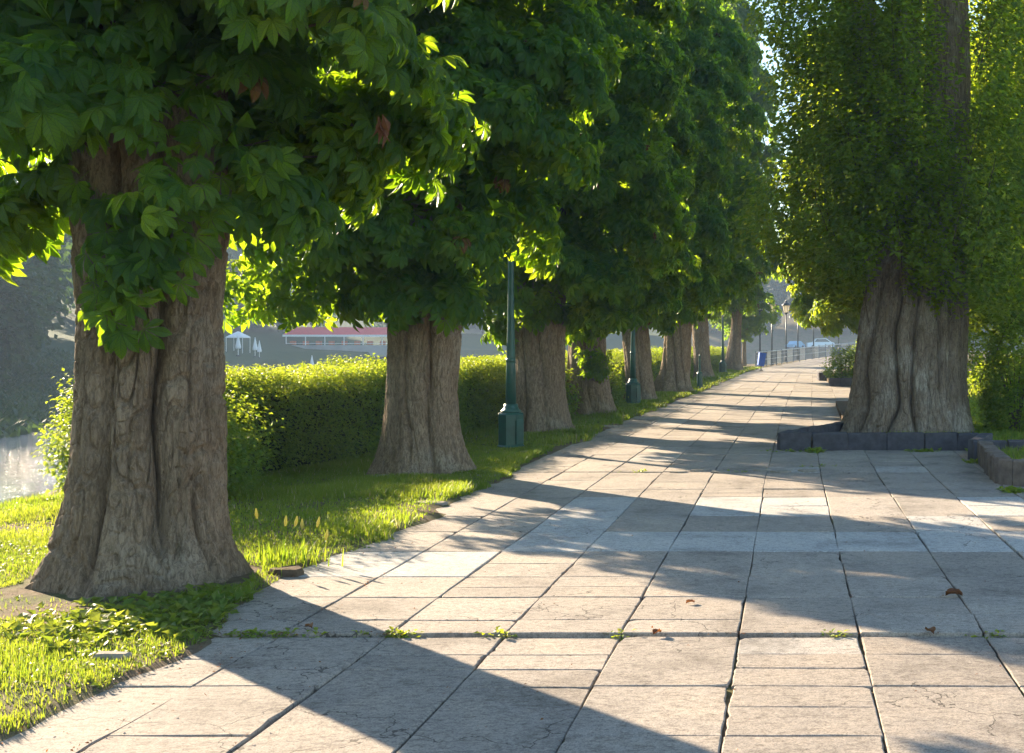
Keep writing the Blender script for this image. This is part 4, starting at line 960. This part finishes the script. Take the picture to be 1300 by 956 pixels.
def green_lamp(loc, label, rz=0):
    t = thing('street_lamp', loc, label, 'street lamp', 'green street lamps between the chestnuts', rz)
    b = MB(); b.lathe([(.215, -.05), (.215, .03), (.195, .05), (.195, .50), (.20, .505), (.185, .53)], 8, flat=.5); b.build('base', M['green_metal'], t)
    b = MB(); b.lathe([(.15, .53), (.155, .56), (.12, .58), (.105, .62), (.10, .66)], 16); b.build('collar', M['green_metal'], t, True)
    b = MB(); b.box((.19, -.02, .25), (.03, .15, .36), 0, .006); b.build('access_door', M['green_metal'], t)
    b = MB(); b.lathe([(.080, .62), (.072, 1.2), (.052, 1.9), (.045, 2.6), (.038, 4.3)], 14); b.build('pole', M['green_metal'], t, True)
    b = MB(); b.lathe([(.066, 1.28), (.076, 1.30), (.076, 1.33), (.066, 1.35)], 14); b.build('ring', M['green_metal'], t, True)
    lantern(t, 4.3); return t
l0 = green_lamp((-4.17, 17.75, .02), 'green metal lamp post nearest the camera, thick base beside the third trunk', R(-30))
for loc, lab in (((-4.0, 30.4, .02), 'second green lamp post, standing before the slim fifth trunk'), ((-3.42, 61.5, .02), 'third green lamp post, half hidden beside the last big trunk')):
    c = copy_tree(l0); c.location = loc; c['label'] = lab
t = thing('utility_post', (-3.05, 40.6, .0), 'short green utility post at the foot of the twisted sixth tree', 'post')
b = MB(); b.lathe([(.10, -.05), (.10, .55), (.085, .58), (.03, .62)], 8); b.build('base', M['green_metal'], t)
b = MB(); b.lathe([(.04, .6), (.035, 1.15), (.01, 1.2)], 10); b.build('pipe', M['green_metal'], t)

# slender dark lamps behind the river railing
def slim_lamp(loc, label, sc):
    t = thing('promenade_lamp', loc, label, 'street lamp', 'slim lamps along the river railing', 0, (sc, sc, sc))
    b = MB(); b.lathe([(.13, -.3), (.13, .25), (.08, .4), (.06, .5)], 10); b.build('base', M['dark_metal'], t, True)
    b = MB(); b.lathe([(.055, .4), (.04, 3.6)], 8); b.build('pole', M['dark_metal'], t, True)
    lantern(t, 3.6, 1.55, metal='dark_metal'); return t
sl0 = slim_lamp((-1.05, 76.5, 0), 'slim lamp left of all the lit-looking lanterns, its head hidden by leaves', 1.0); sl0.location = (-1.9, 79, 0)
for (x, y, s_, lab) in ((-1.15, 82, .98, 'slim lamp with a bright lantern, leftmost of those whose head shows above the railing'), (-.18, 89, .98, 'slim lamp with a bright lantern, just right of the first bright one'),
                        (.75, 94, .98, 'slim lamp whose lantern is partly covered by overhanging leaves'), (2.15, 101, .98, 'slim lamp pole behind the middle of the curved railing'), (4.6, 108, .98, 'slim lamp pole near the right end of the curved railing')):
    c = copy_tree(sl0); c.location = (x, y, float(gz(y)) - .02); c.scale = (s_, s_, s_); c['label'] = lab
# railing along the river
rp = np.array([(-2.05, 74), (-1.35, 80), (-.05, 86), (1.6, 91.5), (3.4, 96.5), (5.6, 101), (9, 106), (14, 110)], float)
seg = np.r_[0, np.cumsum(np.hypot(*np.diff(rp, axis=0).T))]; NPT = 25; s = np.linspace(0, seg[-1], NPT); rx, ry = np.interp(s, seg, rp[:, 0]), np.interp(s, seg, rp[:, 1]); rz_ = gz(ry)
t = thing('railing', (0, 0, 0), 'pale and dark metal railing curving along the river at the end of the path', 'railing')
for i in range(NPT):
    b = MB(); b.lathe([(.035, -.1), (.035, 1.02), (.045, 1.03), (.045, 1.07), (.01, 1.1)], 8, (rx[i], ry[i], rz_[i])); b.build('post', M['rail'], t)
for zr, rr2, mt in ((1.0, .035, 'rail_pale_lit'), (.78, .016, 'rail'), (.5, .02, 'rail_pale_lit'), (.12, .02, 'rail')):
    b = MB(); b.tube(np.stack([rx, ry, rz_ + zr], 1), rr2, 8); b.build('rail', M[mt], t, True)
for i in range(NPT - 1):
    b = MB()
    for k in range(1, 10):
        u = k / 10; x, y, z = rx[i] * (1 - u) + rx[i + 1] * u, ry[i] * (1 - u) + ry[i + 1] * u, rz_[i] * (1 - u) + rz_[i + 1] * u
        b.tube([(x, y, z + .12), (x, y, z + .99)], .011, 5)
    b.build('baluster_panel', M['rail_pale_lit' if i % 2 else 'rail'], t)
# litter bin
t = thing('litter_bin', (-1.52, 66.5, 0), 'blue litter bin tilted on its post at the edge of the path', 'litter bin', None, R(15))
b = MB(); b.tube([(0, .1, -.1), (0, .1, 1.05)], .03, 8); b.tube([(-.12, .1, .02), (.12, .1, .02)], .02, 6); b.build('post', M['dark_metal'], t)
b = MB(); b.box((0, 0, .66), (.34, .30, .72), 0, .02, 1.12); bo = b.build('bin', M['blue'], t); bo.rotation_euler = (0, R(9), 0); bo.location = (-.1, 0, 0)
b = MB(); b.box((0, 0, 1.03), (.37, .33, .03), 0, .006); rm = b.build('rim', M['blue'], bo)

# ------------------------------------------------------------------ far bank: trees, cafe, parasols, house, cars
def cards(n, rg, rx_, rz1, size, seed):
    th = rg.random(n) * 6.28; u = rg.random(n) * 2 - 1; d = np.stack([np.cos(th) * np.sqrt(1 - u * u), np.sin(th) * np.sqrt(1 - u * u), u], 1)
    r_ = (1 - rg.random(n) ** 1.5 * .5) * (1 + .55 * (fbm(d[:, 0] * 2.2, d[:, 1] * 2.2, d[:, 2] * 2.2, seed, 3) - .5) * 2)
    P = d * r_[:, None] * [rx_, rx_, rz1]
    return P, d
fars = []
for k in range(3):
    rg = np.random.default_rng(100 + k); P, d = cards(4200, rg, 3.6, 4.6, .4, 5 + k); P[:, 2] += 5.6
    V, F, at = instance(OV[0], OV[1], P, d + rg.normal(0, .7, P.shape) + [0, 0, -.3], d + rg.normal(0, .6, P.shape) + [0, 0, .5], rg.uniform(.35, .65, len(P)))
    cm = mesh_data('crown', V, tris=F, mat=M['farleaf'], attrs=at)
    b = MB(); b.tube([(0, 0, -.6), (.05, 0, 2), (0, .1, 5)], [.3, .22, .12], 8); tm = b.data('trunk', M['branch'], True); fars.append((cm, tm))
fx = []
def far_tree(x, y, sc, k, label):
    z_ = float(ground_z(np.array([x]), np.array([y]))[0]); t = thing('bank_tree', (x, y, z_), label, 'tree', 'hazy trees on the far bank', random.random() * 6, (sc, sc, sc * random.uniform(.9, 1.2)))
    obj('crown', fars[k][0], t); obj('trunk', fars[k][1], t)
LT = 'hazy blue-green tree on the far bank seen beyond the river'
rr_ = np.random.default_rng(77)
segf = np.r_[0, np.cumsum(np.hypot(*np.diff(far, axis=0).T))]
def far_at(s_, off):
    x, y = np.interp(s_, segf, far[:, 0]), np.interp(s_, segf, far[:, 1]); x2, y2 = np.interp(s_ + 2, segf, far[:, 0]), np.interp(s_ + 2, segf, far[:, 1])
    dx, dy = x2 - x, y2 - y; l = math.hypot(dx, dy); return x - dy / l * off, y + dx / l * off
for j, (off, st, sc) in enumerate(((19, 5.5, .95), (27, 6.5, 1.3), (40, 8, 1.7))):
    s_ = 105 + j * 2
    while s_ < 440:
        x, y = far_at(s_, off + rr_.normal(0, 1.2)); bx = x / max(y, 1)
        if y > 20 and not (-20 < x < -8 and off < 40 and y > 180 and False) and not (j == 0 and (172 < s_ < 240)) and not (j < 2 and s_ > 300 and rr_.random() < .5):
            far_tree(x, y, sc * rr_.uniform(.8, 1.15), int(rr_.integers(3)), LT)
        s_ += st * rr_.uniform(.8, 1.25)
def gzf(x, y): return float(ground_z(np.array([float(x)]), np.array([float(y)]))[0])
for x, y, c_ in ((-52, 76, 1.0), (-57, 84, 1.2), (-62, 93, 1.3), (-50, 68, .8)): far_tree(x, y, c_, int(rr_.integers(3)), LT)
# cafe with a red awning
x0, y0 = -61.5, 165; zc = gzf(x0, y0)
t = thing('cafe_pavilion', (x0, y0, 0.45), 'long open cafe pavilion with a red awning on the far bank', 'pavilion', None, R(8))
b = MB(); b.box((0, 0, .0), (16, 5, 1.6), 0, .02); b.build('terrace', M['bank'], t)
b = MB(); b.add([(-8, -2.6, 2.2), (8, -2.6, 2.2), (8, 2.6, 2.2), (-8, 2.6, 2.2), (-7.4, 0, 3.3), (7.4, 0, 3.3)], [[0, 1, 5, 4], [2, 3, 4, 5], [3, 2, 1, 0]], [[1, 2, 5], [3, 0, 4]]); b.build('awning', M['cloth_red'], t)
b = MB(); b.box((0, -2.63, 2.1), (16, .05, .28)); b.build('valance', M['cloth_white'], t)
for k in range(7): b = MB(); b.tube([(-7.6 + 2.53 * k, -2.4, .6), (-7.6 + 2.53 * k, -2.4, 2.25)], .07, 6); b.build('post', M['cloth_white'], t)
b = MB(); b.box((0, -2.5, 1.05), (15, .05, .06)); b.build('handrail', M['cloth_white'], t)
for k in range(9): b = MB(); b.box((-7 + 1.7 * k, -1.2, 1.1), (.7, .6, .55), 0, .05); b.build('seat', M['orange'], t)
# closed parasols and white tents on the far terrace
def parasol(x, y, s_, label):
    t = thing('closed_parasol', (x, y, gzf(x, y)), label, 'parasol', 'white closed parasols on the far terrace', 0, (s_, s_, s_))
    b = MB(); b.lathe([(.25, 0), (.25, .12), (.05, .14)], 8); b.build('foot', M['dark_metal'], t)
    b = MB(); b.tube([(0, 0, .1), (0, 0, 2.6)], .04, 6); b.build('pole', M['cloth_white'], t)
    b = MB(); b.lathe([(.30, .9), (.34, 1.1), (.18, 1.9), (.05, 2.5), (.02, 2.6)], 8); b.build('cover', M['cloth_white'], t)
for x, y, s_, lab in ((-58.6, 122, .95, 'white closed parasol nearest to the first trunk on the far terrace'), (-65.2, 140, 1.0, 'taller white closed parasol in the left gap on the far terrace'), (-63.2, 140, .9, 'shorter white closed parasol just right of the taller one'), (-61.8, 138, .8, 'smallest white closed parasol of the left group'), (-60.5, 150, 1.0, 'greyish closed parasol next to the cafe pavilion')):
    parasol(x, y, s_, lab)
t = thing('market_tent', (-68, 146, gzf(-68, 146)), 'small white tent with a peaked roof between the parasols', 'tent', None)
b = MB(); b.lathe([(1.5, 1.9), (1.45, 2.05), (.1, 2.7)], 4, flat=.5); b.build('canopy', M['cloth_white'], t)
for sx_ in (-1, 1):
    for sy_ in (-1, 1): b = MB(); b.tube([(sx_, sy_, 0), (sx_, sy_, 1.95)], .04, 6); b.build('leg', M['cloth_white'], t)
# white house
x0, y0 = -54, 214; zc = gzf(x0, y0)
t = thing('white_house', (x0, y0, zc - .5), 'bright white house with rows of dark windows beyond the river, left of the third trunk', 'house', None, R(6))
b = MB(); b.box((0, 0, 5), (13, 8, 11)); wl_ = b.build('wall', M['white'], t)
b = MB(); b.add([(-7, -4.5, 10.52), (7, -4.5, 10.52), (7, 4.5, 10.52), (-7, 4.5, 10.52), (-5, 0, 13), (5, 0, 13)], [[0, 1, 5, 4], [2, 3, 4, 5], [3, 2, 1, 0]], [[1, 2, 5], [3, 0, 4]]); b.build('roof', M['roof'], t)
for fl in range(3):
    for k in range(5):
        b = MB(); b.box((-5 + 2.5 * k, -4.01, 1.9 + 3 * fl), (1.15, .08, 1.6)); wn = b.build('window', M['window'], t)
        b = MB(); b.box((-5 + 2.5 * k, -4.08, 1.04 + 3 * fl), (1.4, .2, .1)); b.build('sill', M['white'], wn)
# parked cars on the lower promenade across the water
def car(x, y, rz, label, mat, h=1.45, L=4.3):
    t = thing('parked_car', (x, y, gzf(x, y) + .02), label, 'car', 'cars parked on the far embankment', rz)
    k = h / 1.45; prof = [(-L / 2, .3), (-L / 2, .8 * k), (-L * .28, .9 * k), (-L * .17, 1.4 * k), (L * .2, 1.42 * k), (L * .38, .95 * k), (L / 2, .8 * k), (L / 2, .3)]
    V = [(px, -.85 + (.1 if z > 1 else 0), z) for px, z in prof] + [(px, .85 - (.1 if z > 1 else 0), z) for px, z in prof]; n = len(prof)
    b = MB(); b.add(V, [[i, (i + 1) % n, n + (i + 1) % n, n + i] for i in range(n)], ngons=[list(range(n))[::-1], [n + i for i in range(n)]]); b.build('body', M[mat], t)
    b = MB(); b.add([(-L * .24, -.80, .93 * k), (L * .33, -.80, .93 * k), (L * .18, -.765, 1.34 * k), (-L * .15, -.765, 1.34 * k)], [[0, 1, 2, 3]]); b.build('side_window', M['window'], t)
    for sx_ in (-.3, .3):
        for sy_ in (-.8, .8):
            b = MB(); b.lathe([(.1, -.1), (.32, -.1), (.32, .1), (.1, .1)], 14); wh_ = b.build('wheel', M['tyre'], t); wh_.rotation_euler.x = R(90); wh_.location = (L * sx_, sy_, .32)
car(5.8, 215.5, R(8), 'pale blue-white van parked on the far embankment above the railing', 'car_white', 1.9, 5.0)
car(1.2, 213.6, R(60), 'small blue car parked left of the pale van on the far embankment', 'car_blue')

# ------------------------------------------------------------------ haze
b = MB(); b.box((0, 230, 16), (700, 680, 46)); hz = b.build('haze', None); m, nt = newmat('haze'); g = N(nt)
pv = g.n('ShaderNodeVolumePrincipled'); pv.inputs['Color'].default_value = (.60, .77, 1, 1); pv.inputs['Density'].default_value = .0008; pv.inputs['Anisotropy'].default_value = 0.
g.out(None, pv.outputs[0]); hz.data.materials.append(m); hz['kind'] = 'stuff'; hz['label'] = 'thin blue morning haze over the river'
